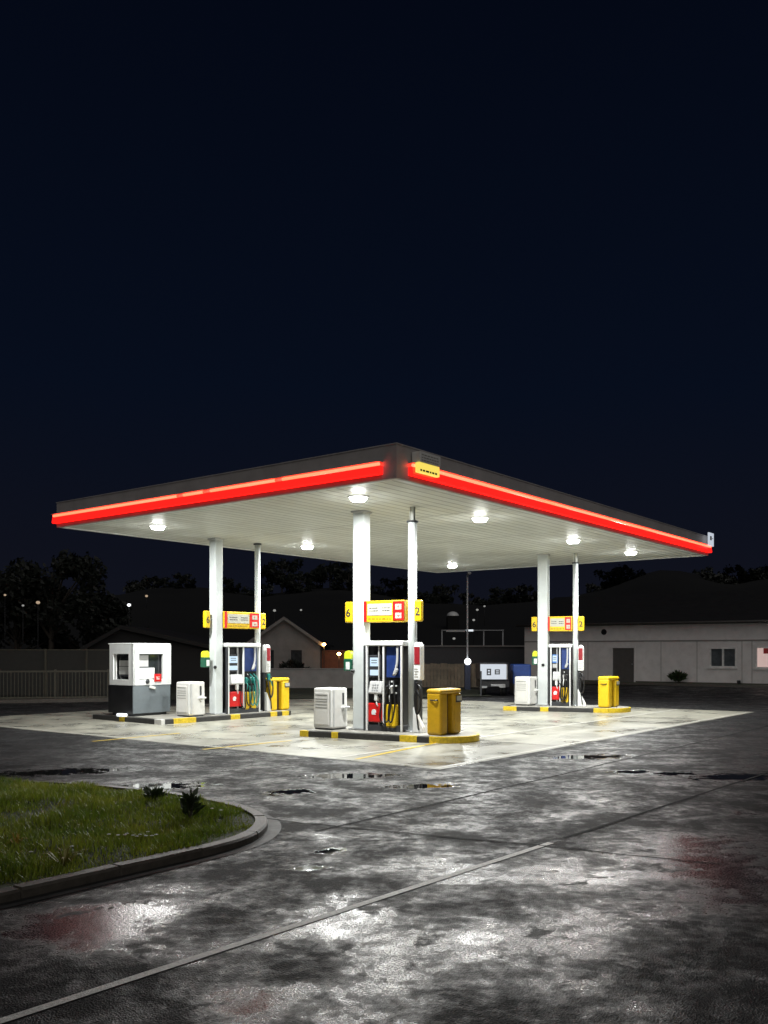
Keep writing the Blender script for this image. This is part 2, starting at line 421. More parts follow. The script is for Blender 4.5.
# ------------------------------------------------------------------ planted bed in the left foreground
ctrl = [(-330, 756), (-140, 770), (0, 784), (100, 789.5), (190, 800), (240, 809.5), (266, 820.5), (269, 829.5), (257, 841), (226, 852), (150, 869.5), (60, 890.5), (0, 904), (-150, 939), (-330, 985)]
bed = [gp(x, y, 0).to_2d() for x, y in ctrl]
def smooth_loop(pts, it=2):
    for _ in range(it):
        q = [pts[0]]
        for a, b_ in zip(pts, pts[1:]): q += [a*.75+b_*.25, a*.25+b_*.75]
        pts = q+[pts[-1]]
    return pts
bedo = smooth_loop(bed)
def inset(pts, d):
    out = []
    for i, p in enumerate(pts):
        t = (pts[min(i+1, len(pts)-1)]-pts[max(i-1, 0)]).normalized(); out.append(p-Vector((-t.y, t.x))*d)
    return out
def area(ps): return sum(a.x*b_.y-b_.x*a.y for a, b_ in zip(ps, ps[1:]+ps[:1]))/2
sgn = 1 if area(bedo) < 0 else -1
bedi = inset(bedo, .12*sgn)
b = MB(); prof = []
def at_arc(pts, t):
    for a, b_ in zip(pts, pts[1:]):
        L_ = (b_-a).length
        if t <= L_: return a+(b_-a)*(t/L_), (b_-a).normalized()
        t -= L_
    return pts[-1], (pts[-1]-pts[-2]).normalized()
tot = sum((b_-a).length for a, b_ in zip(bedo, bedo[1:])); tt = 0.0; ks = []
while tt < tot:
    for k in range(8): ks.append((tt+.008+k*(.784/7), 0))
    ks += [(tt+.796, 1), (tt+.800, 1)]; tt += .804
rk = random.Random(9); jit = 0
for t_, notch in ks:
    if t_ >= tot: break
    p, tn = at_arc(bedo, t_); nrm = Vector((-tn.y, tn.x))*sgn
    if notch: jit = rk.uniform(-.004, .004)
    dz = -.014 if notch else jit; ins = .010 if notch else jit*.6
    po = p-nrm*(-ins)*1 if False else p-nrm*ins; pi = p-nrm*.12; mo = p-nrm*(ins+.016)
    ww_ = .004*mnoise.noise(Vector((p.x*5, p.y*5, 0)))
    prof.append([b.bm.verts.new((*po, 0)), b.bm.verts.new((*po, .055+dz+ww_)), b.bm.verts.new((*mo, .074+dz+ww_)), b.bm.verts.new((*pi, .074+dz)), b.bm.verts.new((*pi, .02))])
for A, B in zip(prof, prof[1:]):
    for k in range(4): b.bm.faces.new((A[k], A[k+1], B[k+1], B[k]))
tag(b.build('bed_kerb', 'kerbstone'), kind='structure')
gut = inset(bedo, -.13*sgn)
b = MB(); pr = None
for po, pg in zip(bedo, gut):
    cur = (b.bm.verts.new((*po, .0042)), b.bm.verts.new((*pg, .0042)))
    if pr: b.bm.faces.new((pr[0], cur[0], cur[1], pr[1]))
    pr = cur
M['gutter'] = mat('wet_concrete_gutter', (.025, .0245, .024), .5, spec=.2, var=.4, scale=6, bump=.25, bscale=25)
tag(b.build('gutter', 'gutter'), kind='structure')

def inside(p, poly):
    c = False; j = len(poly)-1
    for i in range(len(poly)):
        a, b_ = poly[i], poly[j]
        if (a.y > p.y) != (b_.y > p.y) and p.x < (b_.x-a.x)*(p.y-a.y)/(b_.y-a.y)+a.x: c = not c
        j = i
    return c
def soil_h(x, y):
    return .055+.05*mnoise.noise(Vector((x*.9, y*.9, 0)))+.04*mnoise.noise(Vector((x*2.6, y*2.6, 5)))
b = MB()
cen = sum(bedi, Vector((0, 0)))/len(bedi)
rings = []
for k in range(9):
    f = k/8
    rings.append([b.bm.verts.new((*(q := cen.lerp(p, f)), soil_h(q.x, q.y) if k < 8 else .055)) for p in bedi])
for A, B in zip(rings, rings[1:]):
    n = len(A)
    for i in range(n):
        j = (i+1) % n
        try: b.bm.faces.new((A[i], B[i], B[j], A[j]))
        except ValueError: pass
M['lawn'] = mat('mown_lawn', (.05, .075, .02), .8, var=.5, scale=2, bump=.6, bscale=30)
M['soil'] = mat('mossy_soil', (.035, .045, .015), .8, var=.5, scale=5, bump=.6, bscale=30)
tag(b.build('bed_soil', 'soil'), kind='structure')

def grass_mat():
    m, nt, ns, lk, bs = nodes_of('grass_blade')
    tc = N(nt, 'ShaderNodeTexCoord').outputs['Object']
    n1 = noise(nt, tc, 1.6, 5, .6); n2 = noise(nt, tc, 24, 2)
    c = mixc(nt, ramp(nt, n1, [(.35, 0), (.68, 1)]), (.115, .185, .014), (.27, .30, .030))
    c = mixc(nt, ramp(nt, n2, [(.5, 0), (.8, .7)]), c, (.20, .19, .045))
    lk.new(c, bs.inputs['Base Color']); bs.inputs['Roughness'].default_value = .4
    tr = nt.nodes.new('ShaderNodeBsdfTranslucent'); lk.new(c, tr.inputs[0]); ms = nt.nodes.new('ShaderNodeMixShader'); ms.inputs[0].default_value = .45
    lk.new(bs.outputs[0], ms.inputs[1]); lk.new(tr.outputs[0], ms.inputs[2]); lk.new(ms.outputs[0], nt.nodes['Material Output'].inputs[0])
    return m
M['grass'] = grass_mat()
b = MB(); cnt = 0
vis = [p for p in bedi]
xs = [p.x for p in vis]; ys = [p.y for p in vis]
bm = b.bm
while cnt < 46000:
    p = Vector((random.uniform(max(min(xs), -6.2), max(xs)), random.uniform(min(ys), max(ys))))
    if abs(p.x) > p.y*.50+.5 or not inside(p, bedi): continue
    dens = mnoise.noise(Vector((p.x*1.3, p.y*1.3, 2)))
    if random.random() > .62+.7*dens: continue
    cnt += 1
    z = soil_h(p.x, p.y)-.01
    edge = min((p-q).length for q in bedi[::3])
    h = random.uniform(.03, .095)*(1+1.5*max(0, mnoise.noise(Vector((p.x*2.1, p.y*2.1, 7)))))*min(1, .45+edge*1.2)
    a = random.uniform(0, 6.283); w = random.uniform(.003, .006); lean = random.uniform(.1, .9)*h
    dx, dy = math.cos(a), math.sin(a); la = a+random.uniform(.8, 2.2); lx, ly = math.cos(la)*lean, math.sin(la)*lean
    v = [bm.verts.new((p.x-dx*w, p.y-dy*w, z)), bm.verts.new((p.x+dx*w, p.y+dy*w, z)),
         bm.verts.new((p.x+dx*w*.7+lx*.4, p.y+dy*w*.7+ly*.4, z+h*.6)), bm.verts.new((p.x-dx*w*.7+lx*.4, p.y-dy*w*.7+ly*.4, z+h*.6)),
         bm.verts.new((p.x+lx, p.y+ly, z+h))]
    bm.faces.new(v[:4]); bm.faces.new((v[3], v[2], v[4]))
me = bpy.data.meshes.new('grass'); bm.to_mesh(me); bm.free(); me.materials.append(M['grass'])
go = bpy.data.objects.new('grass', me); COL.objects.link(go); tag(go, 'wet green grass growing over the kerbed bed', 'grass', kind='stuff')

def leafy(name, n, rad, h, leaf, mt, parent=None, loc=(0, 0, 0), upright=.5):
    b = MB(); bm = b.bm
    for i in range(n):
        d = Vector((random.gauss(0, 1), random.gauss(0, 1), random.gauss(0, 1))).normalized()*random.random()**.4
        p = Vector((d.x*rad*(.75+.25*random.random()), d.y*rad, h*.55+d.z*h*.45))
        ax = Vector((d.x, d.y, upright+random.uniform(-.3, .7))).normalized()
        sd = ax.cross(Vector((random.uniform(-1, 1), random.uniform(-1, 1), random.uniform(-1, 1)))).normalized()
        L = leaf*random.uniform(.6, 1.4); W = L*.22
        v = [bm.verts.new(p), bm.verts.new(p+ax*L*.5+sd*W), bm.verts.new(p+ax*L), bm.verts.new(p+ax*L*.5-sd*W)]
        bm.faces.new(v)
    me = bpy.data.meshes.new(name); bm.to_mesh(me); bm.free(); me.materials.append(M[mt])
    o = bpy.data.objects.new(name, me); COL.objects.link(o); o.parent = parent; o.location = loc
    return o

def shrub(px, py, rad, h, label, mt='leafbush', n=420, leaf=.09, name='shrub', group=None, z=.05):
    p = gp(px, py, z); e = empty(name, (p.x, p.y, z)); tag(e, label, name, group)
    leafy('foliage', n, rad, h, leaf, mt, e)
    s = MB()
    for k in range(7):
        a = random.uniform(0, 6.28); s.tube([(0, 0, -.03), (math.cos(a)*rad*.3, math.sin(a)*rad*.3, h*.4), (math.cos(a)*rad*.6, math.sin(a)*rad*.6, h*.85)], (.008, .003), 5, 3)
    s.build('stem', 'bark', e); return e
shrub(190, 821, .065, .26, 'dark upright shrub at the tip of the grass bed, the taller of two', n=110, leaf=.085)
shrub(155, 803, .08, .12, 'low dark shrub by the far kerb of the grass bed', n=90, leaf=.085)
# yellowed spiky plants
def spiky(px, py, label, n, L, mt):
    p = gp(px, py, .06); e = empty('spiky_plant', (p.x, p.y, .05)); tag(e, label, 'plant')
    b = MB(); bm = b.bm
    for k in range(n):
        a = random.uniform(0, 6.28); l = L*random.uniform(.6, 1.1); t = random.uniform(.4, 1.1)
        d = Vector((math.cos(a)*math.sin(t), math.sin(a)*math.sin(t), math.cos(t))); s = Vector((-math.sin(a), math.cos(a), 0))*.006
        q = d*l*.55+Vector((0, 0, .02)); e2 = d*l-Vector((0, 0, l*.2))
        v = [bm.verts.new(-s), bm.verts.new(s), bm.verts.new(q+s*.9), bm.verts.new(q-s*.9), bm.verts.new(e2)]
        bm.faces.new(v[:4]); bm.faces.new((v[3], v[2], v[4]))
    b.build('leaf_blades', mt, e)
M['leafstraw'] = mat('straw_leaf', (.22, .20, .04), .5, var=.4, scale=9)
spiky(64, 866, 'straw coloured spiky plant near the front kerb of the grass bed', 30, .26, 'leafstraw')
spiky(16, 846, 'orange yellow spiky plant at the left edge of the grass', 18, .17, 'leafyellow')
# white daisies, each a little flower
fl = MB(); fl.cyl((0, 0, -.05), (0, 0, .055), .002, .002, 5)
stem0 = fl.build('stem', 'grass'); 
hd = MB()
for k in range(9):
    a = k*2*math.pi/9; hd.box((math.cos(a)*.010, math.sin(a)*.010, .058), (.013, .007, .002), rot=None)
hd.sphere((0, 0, .059), .006, 6)
head0 = hd.build('flower_head', 'petal')
proto = empty('daisy', (0, 0, 0)); tag(proto, 'small white daisy in the grass of the kerbed bed', 'daisy', 'white daisies in the grass')
stem0.parent = proto; head0.parent = proto
FL = [(109, 836), (118, 837), (125, 835), (133, 834), (137, 835), (140, 832), (148, 829), (152, 834), (156, 833), (31, 852), (72, 849), (212, 811), (221, 812), (127, 832.5), (146, 834)]
for i, (x, y) in enumerate(FL):
    o = proto if i == 0 else copy_tree(proto)
    q = gp(x, y+2, .10); o.location = (q.x, q.y, soil_h(q.x, q.y)+.02)

# ------------------------------------------------------------------ the canopy
C0 = Vector((.2, 14.6)); LX, LY, ZC = 15.15, 9.6, 4.5
canopy = empty('fuel_canopy', (C0.x, C0.y, 0), VA)
tag(canopy, 'large flat white filling station canopy with a glowing red edge strip', 'canopy')
def cl(w):                                          # world -> canopy local
    d = Vector((w[0], w[1]))-C0; return Vector((d.dot(VD), d.dot(UD)))
b = MB(); b.span((.04, .04, ZC), (LX-.04, LY-.04, ZC+.04)); b.build('soffit', 'soffit', canopy)
b = MB(); b.span((.05, .05, ZC+.06), (LX-.05, LY-.05, ZC+.42)); b.build('roof', 'roofm', canopy)
ZT = ZC+.53
for lo, hi in (((0, 0), (LX, .05)), ((0, LY-.05), (LX, LY)), ((0, .052), (.05, LY-.052)), ((LX-.05, .052), (LX, LY-.052))):
    b = MB(); b.span((*lo, ZC-.015), (*hi, ZT)); b.build('fascia', 'fascia', canopy)
    t = MB(); t.span((lo[0]-(.012 if lo[0] == 0 else 0), lo[1]-(.012 if lo[1] == 0 else 0), ZT+.002), (hi[0]+.012, hi[1]+.012, ZT+.022)); t.build('cap_trim', 'fascia', canopy)
b = MB(); tr = .05
for lo, hi in (((.052, .052), (LX-.052, .12)), ((.052, LY-.12), (LX-.052, LY-.052)), ((.052, .122), (.12, LY-.122)), ((LX-.12, .122), (LX-.052, LY-.122))):
    b.span((*lo, ZC-.02), (*hi, ZC-.002))
b.build('edge_trim', 'white', canopy)
# red band: a sloping panel that juts out below the lamp tube
def band(p, q, nrm, ledsegs):
    """p,q local 2D ends of the face line, nrm outward"""
    p, q, nrm = Vector(p), Vector(q), Vector(nrm)
    b = MB(); L = (q-p).length; t = (q-p)/L
    prof = [(0, ZC+.07), (.09, ZC+.07), (.105, ZC+.09), (.085, ZC+.205), (0, ZC+.205)]
    A = [b.bm.verts.new((*(p+nrm*o), z)) for o, z in prof]; B = [b.bm.verts.new((*(q+nrm*o), z)) for o, z in prof]
    for k in range(5): b.bm.faces.new((A[k], A[(k+1) % 5], B[(k+1) % 5], B[k]))
    b.bm.faces.new(A[::-1]); b.bm.faces.new(B)
    b.build('red_band', 'redband', canopy)
    h = MB(); a_, c_ = p, q+t*0
    A = [h.bm.verts.new((*(p+nrm*o), z)) for o, z in ((.0, ZC+.272), (.125, ZC+.266), (.125, ZC+.276), (0, ZC+.29))]; B = [h.bm.verts.new((*(q+nrm*o), z)) for o, z in ((.0, ZC+.272), (.125, ZC+.266), (.125, ZC+.276), (0, ZC+.29))]
    for k in range(4): h.bm.faces.new((A[k], A[(k+1) % 4], B[(k+1) % 4], B[k]))
    h.bm.faces.new(A[::-1]); h.bm.faces.new(B); h.build('added_hood_lip', 'fascia', canopy)  # added lip, keeps the tube's light off the fascia above
    for s0, s1, mt in ledsegs:
        b = MB(); a_, c_ = p+t*s0+nrm*.075, p+t*s1+nrm*.075
        b.cyl((*a_, ZC+.235), (*c_, ZC+.235), .027, .027, 10); b.build('light_tube', mt, canopy)
def uu(px):
    k = (px-CX)/F; return (C0.x-C0.y*k)/(.79+.613*k)
u1, u2, u3, u4, u5, u6, u7 = [uu(x) for x in (383, 286, 278, 214, 206, 187, 180)]
band((0, u1), (0, LY+.03), (-1, 0), [(.02, u2-u1, 'ledorange'), (u2-u1+.01, u3-u1-.01, 'leddim'), (u3-u1, u4-u1, 'ledorange'), (u4-u1+.01, u5-u1-.01, 'leddim'),
     (u5-u1, u6-u1, 'ledorange'), (u6-u1+.01, u7-u1-.01, 'leddim'), (u7-u1, LY-u1, 'ledorange')])
band((.32, 0), (LX+.03, 0), (0, -1), [(.02, 5.0, 'ledorange'), (5.01, 10.0, 'ledorange'), (10.01, LX-.34, 'ledorange')])
band((LX, .4), (LX, LY-.1), (1, 0), [(.02, LY-.6, 'ledorange')])
band((.4, LY), (LX-.1, LY), (0, 1), [(.02, LX-.6, 'ledorange')])
# corner sign and the small white sign at the far end
s = MB(); s.span((.34, -.20, ZC+.11), (.94, -.125, ZC+.275), .01); sg = s.build('lit_sign', 'signlit', canopy)
s = MB(); s.span((.38, -.20, ZC+.28), (.97, -.03, ZC+.46), .01); sg2 = s.build('corner_sign', 'offwhite', canopy)
s = MB()
for r_ in range(3):
    x = .42
    while x < .88:
        w = random.uniform(.03, .08); s.span((x, -.203, ZC+.31+r_*.045), (min(x+w, .93), -.2005, ZC+.325+r_*.045)); x += w+.02
s.build('sign_lettering', 'greyink', sg2)
s = MB(); x = .38
while x < .84:
    w = random.uniform(.04, .09); s.span((x, -.203, ZC+.135), (min(x+w, .90), -.2005, ZC+.165)); x += w+.025
s.build('sign_lettering', 'ink', sg)
s = MB(); s.span((LX-.42, -.17, ZC+.24), (LX-.02, -.12, ZC+.62), .01); e_ = s.build('end_sign', 'signwhite', canopy)
s = MB(); s.span((LX-.36, -.173, ZC+.40), (LX-.22, -.1705, ZC+.52)); s.span((LX-.19, -.173, ZC+.45), (LX-.10, -.1705, ZC+.47)); s.build('sign_lettering', 'greyink', e_)
# downlights
DL = [(1.09, 1.69), (4.67, 1.32), (9.36, 1.48), (12.9, 1.43), (1.28, 7.65), (6.2, 7.65), (13.1, 7.6)]
for v, u in DL:
    b = MB(); b.cyl((0, 0, -.014), (0, 0, .0), .19, .205, 24); ri = b.build('downlight', 'white', canopy, (v, u, ZC))
    b = MB(); b.sphere((0, 0, -.0), .165, 24, sc=(1, 1, .70))
    for vv in b.bm.verts: vv.co.z = max(-.070, min(-.002, vv.co.z))
    b.build('diffuser', 'diffuser', ri)
    b = MB(); b.bm.faces.new([b.bm.verts.new((.12*math.cos(2*math.pi*k/24), -.12*math.sin(2*math.pi*k/24), -.0708)) for k in range(24)]); b.build('lens', 'lens', ri)

# ------------------------------------------------------------------ pump islands
def arc(cx, cy, r, a0, a1, n=14): return [(cx+r*math.cos(R(a0+(a1-a0)*i/n)), cy+r*math.sin(R(a0+(a1-a0)*i/n))) for i in range(n+1)]
HI = .13

def column(P, r, top, spigot, square):
    l = cl(P); b = MB()
    if square: b.box((0, 0, (HI+top)/2), (r*2, r*2, top-HI), .035, seg=3)
    else: b.cyl((0, 0, HI), (0, 0, top), r, r, 20)
    c = b.build('column', 'colpaint', canopy, (l.x, l.y, 0)); 
    b = MB()
    if square: b.box((0, 0, HI+.015), (r*2+.12, r*2+.12, .03), .006)
    else: b.cyl((0, 0, HI), (0, 0, HI+.03), r+.06, r+.06, 20)
    b.build('base_plate', 'steel', c)
    if spigot:
        b = MB(); b.cyl((0, 0, top+.001), (0, 0, top+.03), r+.03, r+.03, 20); b.build('cap_plate', 'dark', c)
        b = MB(); b.cyl((0, 0, top+.031), (0, 0, ZC), .055, .055, 14); b.build('spigot', 'soffit', c)
    else:
        b = MB()
        if square: b.box((0, 0, top-.02), (r*2+.05, r*2+.05, .035), .006)
        else: b.cyl((0, 0, top-.04), (0, 0, top-.002), r+.03, r+.03, 20)
        b.build('cap_plate', 'greywhite' if square else 'dark', c)
    return c

def fuel_pump(P, ang, x0, x1, xs, label, style):
    """local x along the island, -y the face; xs = where the side module stands"""
    e = empty('fuel_pump', (P.x, P.y, HI), ang); tag(e, label, 'fuel pump', 'fuel pumps under the canopy')
    L = x1-x0; xm = x0+L*.50; Z = lambda h: h-HI
    b = MB(); b.span((x0+.03, -.20, 0), (x1-.03, .30, .12), .01); b.build('kick_plate', 'dark', e)
    b = MB(); b.span((x0+.05, -.11, .121), (x1-.05, .24, Z(1.80)), .01); b.build('cabinet', 'black', e)
    b = MB(); b.span((x0, -.235, Z(1.80)), (x1, .27, Z(1.90)), .02); b.build('top_rail', 'white', e)
    for i, (xx, w, y, mt) in enumerate(((x0+.02, .04, -.20, 'dark'), (x0+.07, .036, -.20, 'white'), (x0+L*.36, .022, -.15, 'greywhite'), (xm, .034, -.19, 'white'), (x1-.04, .036, -.20, 'white'))):
        b = MB(); b.span((xx-w/2, y-.025, .0 if i in (0, 1, 4) else .122), (xx+w/2, y+.025, Z(1.80)-.002), .008); b.build('post', mt, e)
    # left bay: display, keypad, red box
    lx0, lx1 = x0+.095, xm-.03
    lc = (lx0+lx1)/2; W = lx1-lx0
    b = MB(); b.span((lx0, -.16, Z(1.18)), (lx1-W*.15, -.112, Z(1.62)), .015); d = b.build('display_unit', 'dark', e)
    big = 'screenblue' if style == 'blue' else 'screenlit'
    b = MB(); b.span((lx0+W*.08, -.168, Z(1.40)), (lx1-W*.30, -.162, Z(1.57)), .004); b.build('screen', 'screenlit', d)
    if style == 'blue':
        b = MB(); b.span((lx0+.01, -.1655, Z(1.36)), (lx1-W*.17, -.161, Z(1.60))); b.build('screen_surround', 'screenblue', d)
    b = MB(); b.span((lx0+W*.08, -.168, Z(1.22)), (lx1-W*.32, -.162, Z(1.33)), .004); b.build('screen', 'screenlit' if style != 'blue' else 'greywhite', d)
    b = MB()
    for k in range(2): b.span((lx0+W*.18, -.1705, Z(1.46+k*.05)), (lx1-W*.42, -.1685, Z(1.475+k*.05)))
    b.build('readout', 'ink', d)
    rot = Matrix.Rotation(R(-18), 3, 'X')
    b = MB(); b.box((lc+.02, -.18, Z(.98)), (W*.92, .10, .25), .02, rot); kp = b.build('keypad_panel', 'greywhite', e)
    b = MB()
    for i in range(3):
        for j in range(3): b.box((lc+.02+(i-1)*.05, -.232+.016*j-.016, Z(.98)+(j-1)*.05), (.032, .012, .03), .003, rot)
    b.build('keys', 'steel', kp)
    # white nozzle in its boot
    b = MB(); b.box((lc+.03, -.20, Z(.80)), (.07, .08, .16), .02); b.tube([(lc+.03, -.20, Z(.74)), (lc+.05, -.22, Z(.66)), (lc+.07, -.18, Z(.60))], .014, 8, 4)
    b.build('nozzle', 'white', e)
    b = MB(); b.tube([(lc+.04, -.19, Z(.86)), (lc+.15, -.22, Z(.72)), (lc+.13, -.24, Z(.4)), (lc+.25, -.24, Z(.24)), (xm+.04, -.23, Z(.34)), (xm+.02, -.2, Z(.7))], .015); b.build('hose', 'rubber', e)
    b = MB(); b.span((x0+.095, -.205, Z(.30)), (xm-.02, -.112, Z(.68)), .025); rb = b.build('red_box', 'red', e)
    b = MB(); ex, ez = x0+.095+L*.15, Z(.50)          # small white mark on it
    b.prism([(ex-.045, ez-.05), (ex-.05, ez+.01), (ex-.03, ez+.05), (ex+.01, ez+.06), (ex+.05, ez+.04), (ex+.055, ez-.005), (ex+.03, ez-.02), (ex+.05, ez-.05)], -.003, .003,
            axis=Matrix.Translation((0, -.2075, 0)) @ Matrix(((1, 0, 0, 0), (0, 0, -1, 0), (0, 1, 0, 0), (0, 0, 0, 1)))); b.build('mark', 'white', rb)
    # right bay: blue panel, hoses, yellow boots
    rx0, rx1 = xm+.03, x1-.065; rW = rx1-rx0
    b = MB(); b.span((rx0, -.135, Z(1.18)), (rx1, -.112, Z(1.78)), .01); b.build('graphic_panel', 'blue', e)
    b = MB(); b.tube([(rx0+rW*.78, -.18, Z(1.79)), (rx0+rW*.76, -.19, Z(1.45)), (rx0+rW*.55, -.2, Z(1.22))], .024, 8, 5)
    b.box((rx0+rW*.68, -.19, Z(1.30)), (.07, .06, .14), .02, Matrix.Rotation(R(25), 3, 'Y')); b.build('hose_guide', 'greywhite', e)
    hc = 'teal' if style == 'teal' else 'rubber'
    for k in range(3 if style == 'teal' else 2):
        xx = rx0+rW*(.22+.26*k)
        b = MB(); b.tube([(xx, -.14, Z(1.12)), (xx+.05, -.24, Z(.98)), (xx+.09, -.27, Z(.65)), (xx+.02, -.27, Z(.33)), (xx-.06, -.25, Z(.42)), (xx-.05, -.2, Z(.82))], .016)
        b.build('hose', hc if k else 'rubber', e)
        b = MB(); b.box((xx-.03, -.17, Z(.95)), (.06, .09, .16), .02, Matrix.Rotation(R(15), 3, 'X')); b.tube([(xx-.03, -.2, Z(.90)), (xx-.035, -.25, Z(.82)), (xx-.04, -.23, Z(.72))], (.014, .010), 8, 4)
        b.box((xx-.03, -.235, Z(.93)), (.018, .012, .12), .005, Matrix.Rotation(R(30), 3, 'X')); b.build('nozzle', ('teal' if style == 'teal' else ('white' if k else 'black')), e)
    for k in range(2):
        if style == 'plain' and k: continue
        w = rW*(.75 if style == 'plain' else .36); xx = rx0+rW*(.02+.5*k)
        b = MB(); b.span((xx, -.20, Z(.18)), (xx+w, -.112, Z(.66)), .03, seg=3); b.build('nozzle_boot', 'yellow', e)
    for (dx, dz) in ((.35, 1.10), (.62, 1.02), (.6, .88)):
        b = MB(); b.cyl((rx0+rW*dx, -.14, Z(dz)), (rx0+rW*dx, -.112, Z(dz)), .018, .018, 10); b.build('button', 'white', e)
    # side module past the thin column: white hood with dark red label, hose and boot below
    b = MB(); poly = [(xs-.075, Z(1.14)), (xs+.075, Z(1.14)), (xs+.075, Z(1.76))]+[(xs+.075*math.cos(R(t)), Z(1.76)+.11*math.sin(R(t))) for t in range(15, 180, 15)]+[(xs-.075, Z(1.76))]
    up = Matrix(((1, 0, 0, 0), (0, 0, -1, 0), (0, 1, 0, 0), (0, 0, 0, 1)))
    b.prism(poly, -.07, .10, .012, axis=Matrix.Translation((0, -.06, 0)) @ up); sm = b.build('side_hood', 'white', e)
    b = MB(); b.span((xs-.06, -.168, Z(1.44)), (xs+.06, -.162, Z(1.78)), .004); b.build('label_plate', 'darkred', sm)
    b = MB()
    for k in range(4): b.span((xs-.055, -.166, Z(1.20+k*.05)), (xs+random.uniform(.0, .05), -.162, Z(1.212+k*.05)))
    b.build('lettering', 'greyink', sm)
    b = MB(); b.span((xs-.10, -.10, 0), (xs-.02, .14, Z(1.138)), .015); b.build('side_post', 'dark', e)
    b = MB(); b.box((xs, -.16, Z(1.02)), (.07, .09, .18), .02); b.tube([(xs, -.18, Z(.98)), (xs+.05, -.22, Z(.88)), (xs+.09, -.2, Z(.78))], (.015, .011), 8, 4); b.build('nozzle', 'black' if style != 'teal' else 'teal', e)
    b = MB(); b.tube([(xs-.01, -.15, Z(1.1)), (xs+.09, -.2, Z(.95)), (xs+.10, -.22, Z(.62)), (xs+.02, -.22, Z(.50)), (xs-.03, -.2, Z(.8)), (xs-.02, -.14, Z(1.05))], .02); b.build('hose', 'rubber', e)
    b = MB(); b.tube([(xs-.01, -.13, Z(1.0)), (xs+.01, -.2, Z(.6)), (xs+.05, -.22, Z(.25)), (xs+.06, -.2, .06)], .014); b.build('hose', 'rubber', e)
    b = MB(); b.prism([(xs-.08, 0), (xs+.15, 0), (xs+.13, .10), (xs+.02, .30), (xs-.08, .50)], -.11, .03, .015, axis=Matrix.Translation((0, -.16, 0)) @ up); b.build('hose_boot', 'white', e)
    return e

def hanging_sign(P, ang, a, xa, xb, xp, label):
    """board between two columns with a yellow number plate out past each"""
    e = empty('number_sign', (P.x, P.y, 2.27), ang); tag(e, label, 'sign', 'yellow number signs on the columns')
    L = xb-xa
    b = MB(); b.span((xa, -.16, 0), (xb, .16, .42), .015); fr = b.build('sign_box', 'yellow', e)
    b = MB(); b.span((xa-.004, -.168, .004), (xa+L*.07, -.1615, .416)); b.build('red_end', 'red', fr)
    b = MB(); b.span((xa+L*.09, -.168, .13), (xa+L*.70, -.1615, .36)); wp = b.build('text_panel', 'signpanel', fr)
    b = MB()
    for r_, (s0, s1) in enumerate(((.14, .36), (.46, .66))):
        for k in range(2):
            x = xa+L*s0
            while x < xa+L*s1:
                w = random.uniform(.015, .05); b.span((x, -.1705, .21+k*.055), (min(x+w, xa+L*s1), -.1685, .228+k*.055)); x += w+.012
    b.build('lettering', 'ink', wp)
    b = MB(); x = xa+L*.10
    while x < xa+L*.66:
        w = random.uniform(.03, .08); b.span((x, -.1645, .045), (min(x+w, xa+L*.68), -.1612, .085)); x += w+.02
    b.build('lettering', 'yellowink', fr)
    b = MB(); b.span((xa+L*.72, -.170, .03), (xb-.005, -.1615, .40)); rp = b.build('red_panel', 'red', fr)
    cx = xa+L*.86
    for k in (0, 1):
        b = MB(); z = .12+.17*k; w = L*.075
        b.span((cx-w, -.174, z-.055), (cx+w, -.1705, z+.055), .004); mk = b.build('white_mark', 'signpanel', rp)
        b = MB(); b.span((cx-w*.4, -.1765, z-.004), (cx+w*(.7 if k == 0 else .1), -.1745, z+.004)); b.span((cx-w*.1, -.1765, z-.03), (cx+w*.1, -.1745, z+.03 if k else z)); b.build('mark_stroke', 'red', mk)
    for sx, x, dig in ((-1, a, '6'), (1, xp, '2')):
        b = MB(); b.span((x-.085, -.05, .0), (x+.085, .05, .42), .03, seg=3); pl = b.build('number_plate', 'yellow', e)
        b = MB(); b.span((x+(.08 if sx < 0 else -.12), -.02, .18), (x+(.12 if sx < 0 else -.08), .02, .24)); b.build('bracket', 'steel', pl)
        text_mesh('number', dig, .22, 'ink', pl, (x, -.053, .19), (R(90), 0, 0))
    return e
M['signpanel'] = mat('sign_white', (.46, .45, .38), .5, var=.05)
M['yellowink'] = mat('dark_yellow_lettering', (.42, .26, .01), .5)

